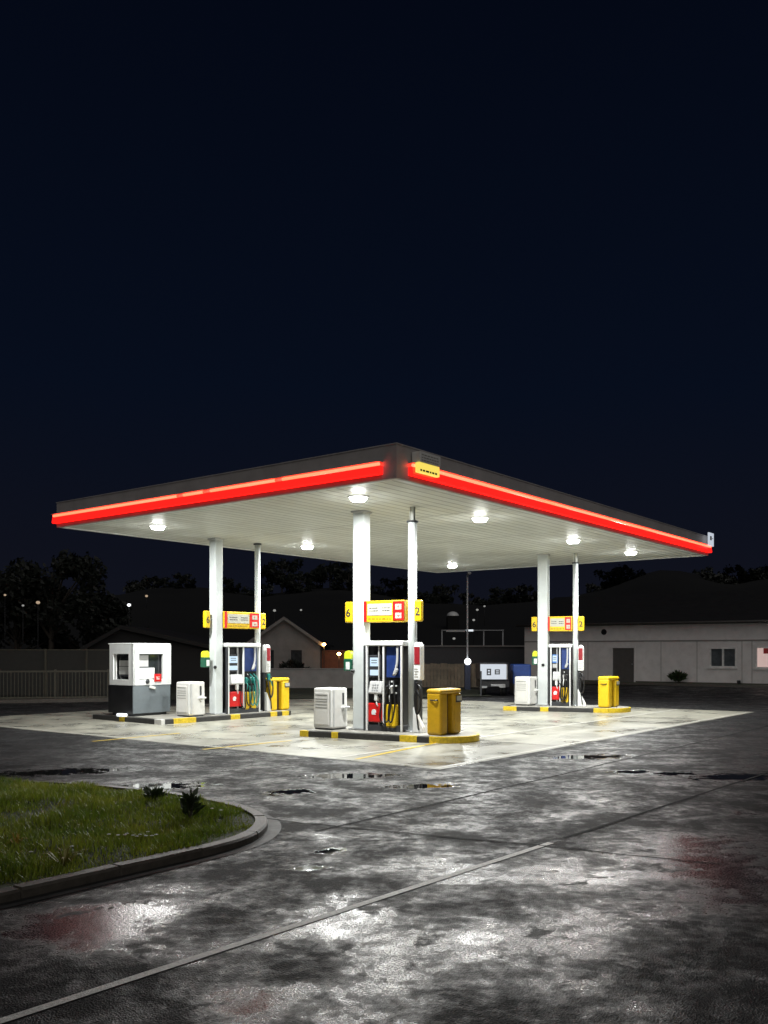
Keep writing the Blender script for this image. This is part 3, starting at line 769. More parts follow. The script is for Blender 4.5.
def service_cabinet(P, label):
    e = empty('service_cabinet', (P.x, P.y, HI), VA); tag(e, label, 'cabinet', 'white service cabinets beside the columns')
    b = MB(); b.box((.0, 0, .43), (.50, .50, .80), .035, seg=3, taper=.97); bd = b.build('body', 'offwhite', e)
    b = MB(); b.box((0, 0, .015), (.44, .44, .03), .005); b.build('plinth', 'dark', e)
    # left face: recessed vent panel with louvres ; right face: slot and tray
    b = MB(); b.span((-.262, -.17, .10), (-.246, .20, .74), .01); vp = b.build('vent_panel', 'offwhite', bd)
    b = MB(); b.span((-.266, -.14, .685), (-.2625, .17, .70)); b.span((-.266, -.14, .61), (-.2625, .17, .62)); b.span((-.266, -.14, .56), (-.2625, .17, .57)); b.span((-.266, -.14, .50), (-.2625, .17, .51)); b.span((-.266, -.14, .44), (-.2625, .17, .45)); b.build('louvres', 'louvre', vp)
    b = MB(); b.span((-.262, -.252, .06), (-.235, -.215, .80), .012); b.build('corner_ridge', 'white', bd)
    b = MB(); b.span((-.215, -.268, .06), (-.17, -.246, .80), .01); b.build('side_groove', 'greywhite', bd)
    b = MB(); b.span((.08, -.252, .50), (.13, -.243, .73), .008); b.build('handle_slot', 'dark', bd)
    b = MB(); b.box((.12, -.29, .44), (.17, .11, .045), .018, Matrix.Rotation(R(-8), 3, 'X')); b.box((.12, -.262, .395), (.09, .05, .08), .015); b.build('tray', 'white', bd)
    return e

def waste_bin(P, label, shade='yellowbin'):
    e = empty('waste_bin', (P.x, P.y, HI), VA); tag(e, label, 'bin', 'yellow waste bins on the islands')
    b = MB(); b.span((-.34, -.16, 0), (-.10, .17, .80), .05, seg=3); bd = b.build('body', shade, e)
    b = MB(); b.span((.06, -.17, 0), (.36, .17, .78), .06, seg=3); b.build('side_body', shade, e)
    b = MB(); b.span((-.13, -.05, .02), (.09, .15, .76)); b.build('slot', 'brown', e)
    b = MB(); b.span((-.345, -.168, .765), (.365, .178, .86), .047, seg=4); b.build('lid', shade, e)
    b = MB(); b.span((.15, -.178, .60), (.34, -.158, .73), .008); lb = b.build('label_holder', 'black', e)
    b = MB(); b.span((.165, -.183, .63), (.33, -.1785, .72)); b.build('label', 'signpanel', lb)
    b = MB(); b.tube([(-.345, -.10, .66), (-.37, -.02, .65), (-.345, .08, .66)], .012, 6, 4); b.build('handle', 'black', e)
    return e

def dispenser(P, ang, x, label):
    e = empty('glove_dispenser', (P.x, P.y, 1.30), ang); tag(e, label, 'dispenser', 'glove dispensers on the columns')
    b = MB(); b.prism([(x-.075, .24), (x+.075, .24)]+[(x+.075*math.cos(R(t)), .33+.075*math.sin(R(t))) for t in range(0, 181, 20)], -.08, .08, .008, axis=Matrix(((1, 0, 0, 0), (0, 0, -1, 0), (0, 1, 0, 0), (0, 0, 0, 1)))); b.build('top_cover', 'lime', e)
    b = MB(); b.span((x-.085, -.085, .0), (x+.085, .085, .238), .012); bx = b.build('green_box', 'green', e)
    b = MB(); b.span((x-.03, -.0895, .03), (x+.06, -.0855, .18)); b.build('white_label', 'white', bx)
    b = MB(); b.span((x+.075, -.02, .14), (x+.13, .02, .2)); b.build('bracket', 'steel', e)
    return e

def solve(P, ang, px):
    k = (px-CX)/F; return (k*P.y-P.x)/(math.cos(ang)-k*math.sin(ang))

def pump_island(which, P, angd, px_thin, ends, poly, blocks, label):
    ang = R(angd)
    e = empty('pump_island', (P.x, P.y, 0), ang); tag(e, label, 'kerbed island', 'pump islands')
    b = MB(); b.prism(poly, 0, HI-.012, .012); b.build('kerb', 'kerbdark', e)
    cxx = sum(p[0] for p in poly)/len(poly); cyy = sum(p[1] for p in poly)/len(poly)
    return e, ang

def strip_blocks(e, t_front, blocks, depth=.10):
    for s0, s1, mt in blocks:
        b = MB(); b.span((s0, t_front-.004, 0), (s1, t_front+depth, HI-.006), .006); b.build('painted_block', mt, e)

# --- centre island
def rect_round(s0, s1, t0, t1):
    r = (t1-t0)/2; return [(s0, t0), (s1-r, t0)]+arc(s1-r, (t0+t1)/2, r, -90, 90)[1:-1]+[(s1-r, t1), (s0, t1)]
def top_slab(e, poly, inset_=.05):
    c = Vector((sum(p[0] for p in poly)/len(poly), sum(p[1] for p in poly)/len(poly)))
    b = MB(); b.prism([tuple(c+(Vector(p)-c)*(1-inset_)) for p in poly], HI-.03, HI, 0); b.build('top_slab', 'concrete', e)

P1 = Vector((-.45, 18.2)); A1 = -28
P2 = Vector((-4.18, 22.6)); A2 = 50
P3 = Vector((4.62, 26.3)); A3 = -20
th1, th2, th3 = solve(P1, R(A1), 412.5), solve(P2, R(A2), 257.5), solve(P3, R(A3), 575.5)
def loc(P, A, s, t):
    a = R(A); return Vector((P.x+math.cos(a)*s-math.sin(a)*t, P.y+math.sin(a)*s+math.cos(a)*t))

# end points along each island from the photo's kerb ends
def st(P, A, px, py):
    g = gp(px, py).to_2d()-P; a = R(A); return (g.x*math.cos(a)+g.y*math.sin(a), -g.x*math.sin(a)+g.y*math.cos(a))
poly1 = rect_round(-1.0, 2.5, -.72, .62)
i1, _ = pump_island('c', P1, A1, 0, 0, poly1, 0, 'nearest pump island, dark kerb with yellow blocks and a rounded yellow-brown right end')
top_slab(i1, poly1)
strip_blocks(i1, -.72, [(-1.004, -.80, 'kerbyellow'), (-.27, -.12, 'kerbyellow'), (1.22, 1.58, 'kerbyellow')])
b = MB(); r_ = .674
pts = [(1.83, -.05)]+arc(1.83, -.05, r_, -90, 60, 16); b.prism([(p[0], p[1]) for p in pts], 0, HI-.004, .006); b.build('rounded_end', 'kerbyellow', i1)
poly2 = [(-1.95, -.42), (2.15, -.42)]+[(2.3, -.3), (2.3, .5), (2.15, .62)]+[(-.55, .62), (-.55, 2.4), (-1.95, 2.4)]
i2, _ = pump_island('l', P2, A2, 0, 0, poly2, 0, 'pump island on the left that also carries the white and grey kiosk')
c_ = 0
b = MB(); b.prism([(-1.88, -.36), (2.1, -.36), (2.24, .5), (2.1, .56), (-.62, .56), (-.62, 2.33), (-1.88, 2.33)], HI-.03, HI); b.build('top_slab', 'concrete', i2)
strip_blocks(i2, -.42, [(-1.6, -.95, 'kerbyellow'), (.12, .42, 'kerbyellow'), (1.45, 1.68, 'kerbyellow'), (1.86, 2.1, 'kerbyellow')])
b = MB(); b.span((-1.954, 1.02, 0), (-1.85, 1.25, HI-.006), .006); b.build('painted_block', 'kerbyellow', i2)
b = MB(); b.span((-1.954, -.424, 0), (-1.85, -.16, HI-.006), .006); b.build('painted_block', 'offwhite', i2)
poly3 = rect_round(-1.0, 2.45, -.82, .55)
i3, _ = pump_island('r', P3, A3, 0, 0, poly3, 0, 'pump island farthest right, in front of the long pale building')
top_slab(i3, poly3)
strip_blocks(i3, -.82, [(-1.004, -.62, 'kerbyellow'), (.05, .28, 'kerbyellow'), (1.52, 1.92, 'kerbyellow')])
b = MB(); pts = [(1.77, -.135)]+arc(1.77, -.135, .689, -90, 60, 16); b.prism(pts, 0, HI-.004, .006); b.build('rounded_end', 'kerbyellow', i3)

ISL = [(P1, A1, th1, .135, .085, 4.2, True, 'plain'), (P2, A2, th2, .125, .075, ZC, False, 'teal'), (P3, A3, th3, .15, .075, 4.2, True, 'blue')]
NM = ['on the nearest island', 'on the left island by the kiosk', 'on the right island before the long building']
LBL = {
 'pump': ['nearest fuel pump with blue panel and one yellow nozzle boot', 'left fuel pump with teal hoses, nearest the kiosk', 'right fuel pump with lit blue display, before the long building'],
 'sign': ['red and yellow number sign above the nearest pump', 'red and yellow number sign above the left pump by the kiosk', 'red and yellow number sign above the right pump, before the long building'],
 'disp': ['lime and green dispenser on the column of the nearest island', 'lime and green dispenser on the column just right of the kiosk', 'lime and green dispenser on the column before the long building'],
}
for i, (P, A, th, r, r2, top2, spig, style) in enumerate(ISL):
    a = R(A)
    c = column(P, r, ZC, False, True)
    b = MB(); ba = a-VA
    kx = solve(P, a, [356.5, 211.5, 544][i]); 
    lx, ly = kx, -r-.012
    b.sphere((math.cos(ba)*lx-math.sin(ba)*ly, math.sin(ba)*lx+math.cos(ba)*ly, 1.30), .045, 10)
    c.rotation_euler.z = ba
    so = b.build('stop_button', 'black', c); so.rotation_euler.z = -ba
    T = loc(P, A, th, 0)
    c2 = column(T, r2, top2, spig, False)
    x0 = r+.03; x1 = th-r2-.01
    xs = solve(P, a, [420.3, 264.3, 581.3][i])
    fuel_pump(P, a, x0, x1, max(xs, th+r2+.09), LBL['pump'][i], style)
    xa = r+.012; xb = th-r2+.02
    hanging_sign(P, a, solve(P, a, [349.5, 206.6, 534.5][i]), xa, th-r2-.012, solve(P, a, [418.5, 262.3, 581][i]), LBL['sign'][i])
    dispenser(P, a, solve(P, a, [349.3, 205.3, 535.5][i]), LBL['disp'][i])

CAB = ['white service cabinet at the left end of the nearest island', 'white service cabinet between the kiosk and the left column', 'white service cabinet on the right island, beside the blue tarpaulin']
for (x, d, l) in ((330.5, 18.3, CAB[0]), (190.5, 21.9, CAB[1]), (526, 26.3, CAB[2])):
    p = dp(x, d); service_cabinet(p, l)
BIN = ['yellow bin at the rounded right end of the nearest island', 'bright yellow bin at the back end of the left island', 'yellow bin on the right island, before the long building']
for (x, d, l) in ((444.0, 17.15, BIN[0]), (276.0, 24.1, BIN[1]), (608.5, 25.4, BIN[2])):
    p = dp(x, d); waste_bin(p, l, 'yellowbin' if l == BIN[0] else 'yellow')

# ------------------------------------------------------------------ payment kiosk
kp_ = Vector((-6.0, 21.7))
kk = empty('payment_kiosk', (kp_.x, kp_.y, HI), VA); tag(kk, 'square payment kiosk, white above and dark grey below, on the left island', 'kiosk')
KX, KY, KD, KT = 1.14, .99, .74, 1.73
b = MB(); b.span((.01, .01, .06), (KX-.01, KY-.01, KD), .012); b.build('lower_body', 'kioskgrey', kk)
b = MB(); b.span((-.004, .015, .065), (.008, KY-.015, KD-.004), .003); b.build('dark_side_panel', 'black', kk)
b = MB(); b.span((.08, .08, 0), (KX-.08, KY-.08, .058)); b.build('plinth', 'dark', kk)
# upper shell with two openings: walls as pieces
wz0, wz1 = .88, 1.50
up_ = MB()
def wall_open(mb, L, axis, off, o0, o1, z0, z1, zt0, zt1, th):
    for (a0, a1, c0, c1) in ((0, L, zt0, z0), (0, L, z1, zt1), (0, o0, z0, z1), (o1, L, z0, z1)):
        if axis == 'x': mb.span((a0, off, c0), (a1, off+th, c1))
        else: mb.span((off, a0, c0), (off+th, a1, c1))
wall_open(up_, KX, 'x', 0, .18, .90, wz0, wz1, KD+.004, KT, .06)
b2 = MB()
up_.span((KX-.06, .062, KD+.004), (KX, KY, KT)); up_.span((.062, KY-.06, KD+.004), (KX-.062, KY, KT))
wall_open(up_, KY-.064, 'y', 0, .17, .78, wz0, wz1, KD+.004, KT, .06)
for v in up_.bm.verts:
    if v.co.x < .0601 and v.co.y > .0 and v.co.x >= 0: pass
sh = up_.build('upper_shell', 'white', kk)
b = MB(); b.span((.002, .002, KT+.001), (KX-.002, KY-.002, KT+.03), .012); b.build('roof_cap', 'white', kk)
b = MB(); b.span((.07, .07, KD+.01), (KX-.07, KY-.07, KD+.04)); b.build('floor_panel', 'dark', kk)
for (lo, hi, nm) in (((.18, .10, wz0), (.90, .12, wz1), 'x'),):
    b = MB(); b.span(lo, hi); wn = b.build('service_window', 'glassdark', kk)
    b = MB(); b.span((.19, .075, wz0+.01), (.70, .098, wz0+.28), .01); b.build('white_counter', 'white', wn)
    b = MB(); b.span((.205, .09, wz0+.31), (.52, .098, wz1-.03)); b.build('blind', 'greywhite', wn)
    b = MB()
    for k in ((.18, .20), (.88, .90)): b.span((k[0], .062, wz0+.001), (k[1], .099, wz1-.001))
    b.span((.201, .062, wz1-.03), (.879, .099, wz1-.001)); b.build('window_frame', 'dark', wn)
b = MB(); b.span((.10, .12, wz0), (.12, .82, wz1)); wn = b.build('display_window', 'glassdark', kk)
b = MB(); b.span((.085, .25, wz0+.12), (.098, .66, wz0+.46), .004); b.build('screen', 'screenpaper', wn)
b = MB(); b.span((.080, .25, wz0+.31), (.0845, .66, wz0+.325)); b.span((.078, .24, wz0+.08), (.097, .67, wz0+.115)); b.build('screen_bar', 'dark', wn)
b = MB(); b.span((.03, .70, wz0+.002), (.055, .79, wz1-.002)); b.build('jamb', 'white', wn)
b = MB(); b.span((.62, -.022, wz0-.06), (.83, -.002, wz0+.13), .006); cd = b.build('red_sign', 'red', kk)
b = MB(); b.span((.68, -.026, wz0-.01), (.71, -.0225, wz0+.045)); b.span((.73, -.026, wz0-.01), (.76, -.0225, wz0+.03)); b.span((.66, -.026, wz0+.05), (.78, -.0225, wz0+.062)); b.build('mark', 'offwhite', cd)
b = MB(); b.sphere((.42, -.012, wz0-.05), .058, 14, sc=(1, .5, 1)); b.build('speaker_knob', 'dark', kk)
b = MB(); b.box((.56, -.012, KD-.06), (.17, .05, .07), .015, Matrix.Rotation(R(14), 3, 'Y')); b.build('coin_tray', 'offwhite', kk)
b = MB(); b.span((-.22, .12, .0), (-.06, .36, .075), .02); lf = b.build('foot_lamp', 'striplamp', kk)

# ------------------------------------------------------------------ background on the left: fences, houses, lamps
def railing():
    p0, p1 = gp(-60, 702.5), gp(109, 700.5)
    d = (p1-p0); L = d.length; e = empty('railing_fence', (p0.x, p0.y, 0), math.atan2(d.y, d.x))
    tag(e, 'low dark railing fence of thin upright bars at the left edge', 'fence')
    b = MB(); b.span((0, -.02, .98), (L, .02, 1.04)); b.build('top_rail', 'railm', e)
    b = MB(); b.span((0, -.02, .10), (L, .02, .15)); b.build('bottom_rail', 'railm', e)
    b = MB(); n = int(L/.115)
    for k in range(n): b.span((k*.115, -.009, .151), (k*.115+.018, .009, .979))
    b.build('bars', 'railm', e)
    for k in range(4):
        b = MB(); x = min(L-.06, k*L/3); b.span((x, .022, 0), (x+.06, .08, 1.08)); b.build('post', 'railm', e)
railing()
p0 = dp(-80, 33.5); p1 = dp(118, 33.5)
e = empty('screen_fence', (p0.x, p0.y, 0)); tag(e, 'tall dark mesh fence with slim posts behind the low railing', 'fence')
L = p1.x-p0.x
b = MB(); b.span((0, -.01, .05), (L, .01, 1.72)); b.build('mesh_panel', 'mesh', e)
for x in (-28, 46, 87, 116):
    b = MB(); xx = dp(x, 33.5).x-p0.x; b.span((xx-.03, -.07, 0), (xx+.03, -.012, 1.78)); b.build('post', 'railm', e)
b = MB(); b.span((0, -.03, 1.722), (L, .02, 1.76)); b.build('top_rail', 'railm', e)

def gable_house(name, px0, px1, d, depth, he, hr, wm, label, rz=0, over=.25, windows=(), apex=.5):
    x0, x1 = dp(px0, d).x, dp(px1, d).x; W = x1-x0
    e = empty(name, (x0, d, 0), rz); tag(e, label, 'house')
    up = Matrix(((1, 0, 0, 0), (0, 0, 1, 0), (0, 1, 0, 0), (0, 0, 0, 1)))
    b = MB(); b.prism([(0, 0), (W, 0), (W, he), (W*apex, hr), (0, he)], 0, depth, axis=up); w = b.build('wall', wm, e)
    b = MB(); sl = []
    for (xa, za, xb, zb) in ((-over, he-over*(hr-he)/(W*apex), W*apex, hr), (W+over, he-over*(hr-he)/(W*(1-apex)), W*apex, hr)):
        b.prism([(xa, za+.01), (xb, zb+.01), (xb, zb+.13), (xa, za+.13)], -.3, depth+.3, axis=up)
    b.build('roof', 'rooftile', e)
    b = MB(); b.prism([(-over, he-.06-over*(hr-he)/(W*apex)), (W*apex, hr-.05), (W*apex, hr+.14), (-over, he+.14-over*(hr-he)/(W*apex))], -.34, -.302, axis=up)
    b.prism([(W+over, he-.06-over*(hr-he)/(W*(1-apex))), (W*apex+.001, hr-.05), (W*apex+.001, hr+.14), (W+over, he+.14-over*(hr-he)/(W*(1-apex)))], -.34, -.302, axis=up); b.build('barge_board', wm, e)
    for (xa, xb, za, zb, mt) in windows:
        X0, X1 = dp(xa, d).x-x0, dp(xb, d).x-x0
        b = MB(); b.span((X0, -.05, za), (X1, -.002, zb)); f = b.build('window', mt, e)
        b = MB()
        for (a0, a1, c0, c1) in ((X0-.06, X0, za, zb), (X1, X1+.06, za, zb), (X0-.06, X1+.06, zb, zb+.06), (X0-.06, X1+.06, za-.06, za)): b.span((a0, -.07, c0), (a1, -.003, c1))
        b.build('window_frame', wm, f)
    return e
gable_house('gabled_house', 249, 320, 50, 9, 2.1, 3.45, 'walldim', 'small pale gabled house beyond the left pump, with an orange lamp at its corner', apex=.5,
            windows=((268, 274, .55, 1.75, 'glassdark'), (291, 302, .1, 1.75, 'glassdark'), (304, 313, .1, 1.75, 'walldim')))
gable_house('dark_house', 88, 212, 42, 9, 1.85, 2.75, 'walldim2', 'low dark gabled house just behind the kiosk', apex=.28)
# low garden wall before the gabled house
p0, p1 = dp(262, 41), dp(416, 41)
e = empty('garden_wall', (p0.x, p0.y, 0)); tag(e, 'low rendered garden wall running behind the pumps', 'wall')
b = MB(); b.span((0, 0, 0), (p1.x-p0.x, .2, .86)); b.build('wall_face', 'walldim', e)
b = MB(); b.span((-.03, -.04, .862), (p1.x-p0.x+.03, .24, .92), .01); b.build('coping', 'walldim', e)

p0, p1 = dp(322, 51.5), dp(352, 51.5)
e = empty('brick_wall', (p0.x, p0.y, 0)); tag(e, 'reddish brick wall lit orange right of the gabled house', 'wall')
M['brick'] = mat('red_brick', (.26, .095, .05), .8, var=.3, scale=4, bump=.4, bscale=12, dirt=.3)
b = MB(); b.span((0, 0, 0), (p1.x-p0.x, .25, 1.68)); b.build('wall_face', 'brick', e)
b = MB(); b.span((-.02, -.03, 1.682), (p1.x-p0.x+.02, .28, 1.74), .01); b.build('coping', 'brick', e)

def lamp_small(px, py, d, mt, r, label, group=None, name='street_lamp', power=0, col=None, base=None):
    z = CH+(HY-py)/F*d; p = dp(px, d)
    g = base if base is not None else hill(p.x, p.y)
    e = empty(name, (p.x, p.y, g)); tag(e, label, 'lamp', group)
    b = MB(); b.cyl((0, 0, -.3), (0, 0, z-g-r*.8), .022, .02, 6); b.build('post', 'black', e)
    b = MB(); b.sphere((0, 0, z-g), r, 12, sc=(1, 1, .8)); b.build('lamp_globe', mt, e)
    b = MB(); b.cyl((0, 0, z-g+r*.7), (0, 0, z-g+r*1.0), r*.9, r*.3, 10); b.build('cap', 'dark', e)

# hills: height along the ridge for each bearing
RIDGE = [(-700, 591), (0, 600), (120, 596), (150, 590), (210, 589), (260, 596), (300, 592), (345, 590), (400, 599), (470, 606), (520, 603), (560, 600), (600, 592), (625, 583), (645, 575), (665, 571), (690, 574), (715, 581), (740, 583), (768, 578), (900, 570), (1500, 585)]
def ridge_y(px):
    for (a, ya), (b_, yb) in zip(RIDGE, RIDGE[1:]):
        if a <= px <= b_: return ya+(yb-ya)*(px-a)/(b_-a)
    return 590
RD = 190.0
def hill(x, y):
    if y < 1: return 0
    px = CX+F*x/y; d = y
    top = CH+(HY-ridge_y(px))/F*RD
    t = max(0, min(1, (d-75)/(RD-75))); t = t*t*(3-2*t)
    if d > RD: t = max(.0, 1-(d-RD)/200)
    return max(0, top*t+(.5*mnoise.noise(Vector((x*.05, y*.05, 1))) if d < RD-5 else 0)*t)
b = MB(); rows = []
for k in range(30):
    d = 70+k*12.0/1.0 if k < 11 else 190+(k-10)*10
    rows.append([b.bm.verts.new((((-700+j*20)-CX)/F*d, d, hill(((-700+j*20)-CX)/F*d, d)-.02+(0 if d != 190 else .35*random.random()))) for j in range(111)])
for A, B in zip(rows, rows[1:]):
    for j in range(110): b.bm.faces.new((A[j], A[j+1], B[j+1], B[j]))
for f in b.bm.faces: f.smooth = True
tag(b.build('hills', 'hillm'), kind='structure')

lamp_small(324, 644.4, 49.6, 'sodium', .10, 'orange lamp at the corner of the gabled house, the higher of two', 'orange lamps by the gabled house', base=0)
lamp_small(339, 653.8, 47.0, 'sodium', .10, 'orange lamp right of the gabled house, the lower of two', 'orange lamps by the gabled house', base=0)
lamp_small(129, 605, 53, 'farwhite', .11, 'bright white lamp on the dark hillside above the kiosk', 'far lamps on the hillside')
lamp_small(146.5, 596, 140, 'farwarm', .22, 'small orange lamp on the hillside, up and right of the bright white one', 'far lamps on the hillside')
lamp_small(38, 602.5, 50, 'farwarm', .11, 'warm white lamp showing through the dark trees at far left', 'far lamps on the hillside')
lamp_small(23, 605.5, 51, 'fardim', .07, 'faint lamp low in the trees, second from the left edge', 'far lamps on the hillside')
lamp_small(5, 595, 52, 'farwarm', .07, 'faint lamp at the left edge of the photo, above the trees', 'far lamps on the hillside')
lamp_small(274.5, 610.5, 120, 'fardim', .2, 'faint lamp on the hillside above the gabled house roof', 'far lamps on the hillside')
lamp_small(301, 610, 130, 'fardim', .16, 'faint lamp on the hillside right of the gabled house apex', 'far lamps on the hillside')
lamp_small(473.7, 620, 110, 'fardim', .16, 'lowest of three faint lamps in a row right of the lamp post', 'far lamps on the hillside')
lamp_small(477.3, 609.8, 120, 'fardim', .17, 'middle of three faint lamps in a row right of the lamp post', 'far lamps on the hillside')
lamp_small(484.5, 606.2, 130, 'fardim', .15, 'uppermost of three faint lamps in a row right of the lamp post', 'far lamps on the hillside')
lamp_small(454, 638.5, 84, 'fardim', .13, 'faint lamp under the railing of the flat dark building', 'far lamps on the hillside')
# pale domed roof on the hillside
p = dp(453, 125); hh = CH+(HY-616)/F*125
e = empty('domed_shed', (p.x, p.y, hill(p.x, p.y)-.2)); tag(e, 'pale domed shed on the hillside left of the lamp post', 'shed')
b = MB(); b.span((-.8, -1, 0), (.8, 1.6, hh-hill(p.x, p.y)+.2)); b.build('wall', 'hillm', e)
b = MB(); b.sphere((0, .3, hh-hill(p.x, p.y)+.2), .85, 16, sc=(1, 1.5, .75)); b.build('roof', 'fardome', e) if 'fardome' in M else b.build('roof', 'white', e)

# ------------------------------------------------------------------ centre background
# board fence
def board_fence(px0, px1, d, top, label):
    p0, p1 = dp(px0, d), dp(px1, d); e = empty('board_fence', (p0.x, p0.y, 0)); tag(e, label, 'fence')
    L = p1.x-p0.x; b = MB(); x = 0
    while x < L:
        w = .145; b.span((x, random.uniform(-.008, .008), .04), (x+w, .022, top+random.uniform(-.02, .02))); x += w+.012
    b.build('boards', 'timber', e)
    for z in (.3, top-.25):
        b = MB(); b.span((0, .03, z), (L, .08, z+.09)); b.build('rail', 'timber', e)
    k = 0
    while k < L:
        b = MB(); b.span((k, -.10, 0), (k+.09, -.02, top+.06)); b.build('post', 'timber', e); k += 2.2
board_fence(420, 483, 41.5, 1.12, 'weathered vertical board fence behind the yellow bin of the nearest island')
# lamp post with a round globe
p = dp(467.4, 39.5); e = empty('lamp_post', (p.x, p.y, 0)); tag(e, 'tall thin lamp post with a round white lamp low down on it', 'lamp post')
b = MB(); b.cyl((0, 0, 1.1), (0, 0, 4.98), .045, .035, 10); b.build('pole', 'postpaint', e)
b = MB(); b.span((-.13, -.12, 0), (.13, .12, 1.1), .02); b.build('base_column', 'navy', e)
b = MB(); b.sphere((0, -.16, CH+(HY-661.5)/F*39.5), .145, 16); b.build('lamp_globe', 'globe', e)
b = MB(); b.cyl((0, -.16, 1.25), (0, 0, 1.25), .03, .03, 8); b.build('arm', 'postpaint', e)
b = MB(); b.tube([(0, 0, 4.93), (0, -.3, 5.02), (0, -.7, 5.02)], .03, 8, 5); b.span((-.07, -1.0, 4.97), (.07, -.6, 5.05), .02); b.build('lamp_head', 'postpaint', e)
# flat roofed dark building with a rail on its roof
d = 62; x0, x1 = dp(418, d).x, dp(531, d).x; zr = CH+(HY-646)/F*d
e = empty('flat_roofed_building', (x0, d, 0)); tag(e, 'dark flat roofed building behind the fence with a pale rail along its roof', 'building')
b = MB(); b.span((0, 0, 0), (x1-x0, 8, zr-.06)); b.build('wall', 'dark', e)
b = MB(); b.span((-.15, -.15, zr-.058), (x1-x0+.15, 8.1, zr+.04)); b.build('roof_edge', 'walldim', e)
X = lambda px: dp(px, d).x-x0
zt = CH+(HY-629.5)/F*d
b = MB(); b.span((X(443), 1, zt-.05), (X(506), 1.07, zt)); b.build('top_rail', 'postpaint', e)
for px in (443, 485.5, 505):
    b = MB(); b.span((X(px)-.04, 1.072, zr+.041), (X(px)+.04, 1.14, zt-.002)); b.build('rail_post', 'postpaint', e)
b = MB(); b.span((X(447), .9, zt-.14), (X(466), .98, zt-.052)); b.build('dull_panel', 'greywhite', e)
b = MB(); b.span((X(467.5), .86, zt-.11), (X(474.5), .96, zt+.02)); b.build('strip_lamp', 'striplamp', e)
# trailer with the number board
p = dp(480, 34.0); e = empty('sign_trailer', (p.x, p.y, 0)); tag(e, 'dark boxy trailer with a white board reading two boxy 8s', 'trailer')
W = dp(510.5, 34).x-p.x
zz = lambda y: CH+(HY-y)/F*34
b = MB(); b.prism([(0, 0), (W*.86, 0), (W, .25), (W, 1.7), (0, 1.7)], zz(680.5), zz(662.8), .03); b.build('upper_body', 'dark', e)
b = MB(); b.span((.02, .06, .32), (W-.03, 1.65, zz(680.5)-.003), .03); b.build('lower_body', 'black', e)
b = MB(); b.span((.01, -.03, zz(679.3)), (W*.86, -.003, zz(664.2)), .006); bo = b.build('number_board', 'signboard' if 'signboard' in M else 'signwhite', e)
def seg8(b, cx, cz, w, h, t):
    for z in (cz-h/2, cz, cz+h/2): b.span((cx-w/2, -.036, z-t/2), (cx+w/2, -.0315, z+t/2))
    for x in (cx-w/2, cx+w/2): b.span((x-t/2, -.0385, cz-h/2-t/2), (x+t/2, -.0362, cz+h/2+t/2))
cz = zz(672.0)
b = MB(); seg8(b, dp(488.8, 34).x-p.x, cz, .12, .20, .045); b.build('digit', 'ink', bo)
b = MB(); seg8(b, dp(497.2, 34).x-p.x, cz+.005, .15, .15, .04); b.build('digit', 'ink', bo)
b = MB(); b.span((W*.865, -.02, zz(679.5)), (W*.90, .05, zz(664.5)), .008); b.build('edge_strip', 'steel', e)
b = MB(); b.span((.02, .0, zz(688)), (.27, .055, zz(686))); b.span((W*.36, -.02, zz(686.3)), (W*.83, .055, zz(684.2)), .006); b.span((W*.64, -.03, zz(687.8)), (W*.83, .05, zz(686.4)), .006); b.build('bumper', 'steel', e)
for x in (.16, W-.2):
    b = MB(); b.cyl((x-.1, .5, .30), (x+.1, .5, .30), .30, .30, 20); tw = b.build('wheel', 'rubber', e)
    b = MB(); b.cyl((x-.105, .5, .30), (x+.105, .5, .30), .16, .16, 16); b.build('rim', 'steel', tw)
b = MB(); b.span((.0, -.06, .0), (.06, .0, .95), .008); b.build('stand_leg', 'dark', e)
# blue tarpaulin covered crate
p = dp(512.5, 35); e = empty('covered_crate', (p.x, p.y, 0)); tag(e, 'tall crate under a blue tarpaulin beside the number trailer', 'crate')
W = dp(532, 35).x-p.x
b = MB(); b.box((W/2, .5, .80), (W*.96, .94, .78), .06, seg=3, taper=.97); b.build('tarpaulin', 'tarpblue', e)
b = MB(); b.span((.03, .05, .02), (W-.03, .95, .44), .02); b.build('crate_body', 'dark', e)

# ------------------------------------------------------------------ long building on the right (runs along the canopy's cross axis)
B0 = Vector((8.05, 52.0)); bd_ = Vector((.808, -.589)); BA = math.atan2(bd_.y, bd_.x)
lb = empty('long_building', (B0.x, B0.y, 0), BA); tag(lb, 'long low pale building with a dark roof on the right', 'building')
def bs(px):                                          # distance along the facade at an image column
    k = (px-CX)/F; return (k*B0.y-B0.x)/(bd_.x-k*bd_.y)
def bz(px, py):
    s_ = bs(px); return CH+(HY-py)/F*(B0.y+bd_.y*s_)
BL = 24.0; BH = 3.08
openings = [(bs(612.5), bs(634), .02, bz(623, 648), 'door'), (bs(709.5), bs(736.5), bz(723, 667.5), bz(723, 647.5), 'window'), (bs(755.5), bs(784), bz(768, 668.5), bz(768, 646.5), 'lit')]
b = MB(); xcur = 0
for (a0, a1, z0, z1, k) in openings:
    b.span((xcur, 0, 0), (a0, .2, BH)); b.span((a0, 0, z1), (a1, .2, BH))
    if z0 > .05: b.span((a0, 0, 0), (a1, .2, z0))
    xcur = a1
b.span((xcur, 0, 0), (BL, .2, BH)); b.span((0, .202, 0), (.2, 9, BH)); b.span((BL-.2, .202, 0), (BL, 9, BH)); b.span((.202, 8.8, 0), (BL-.202, 9, BH))
bmesh.ops.remove_doubles(b.bm, verts=b.bm.verts, dist=.0005)
b.build('wall', 'wallpale', lb)
a0, a1, z0, z1, _k = openings[0]
b = MB(); b.span((a0, .06, z0), (a1, .12, z1-.004)); dr = b.build('door', 'doorgrey', lb)
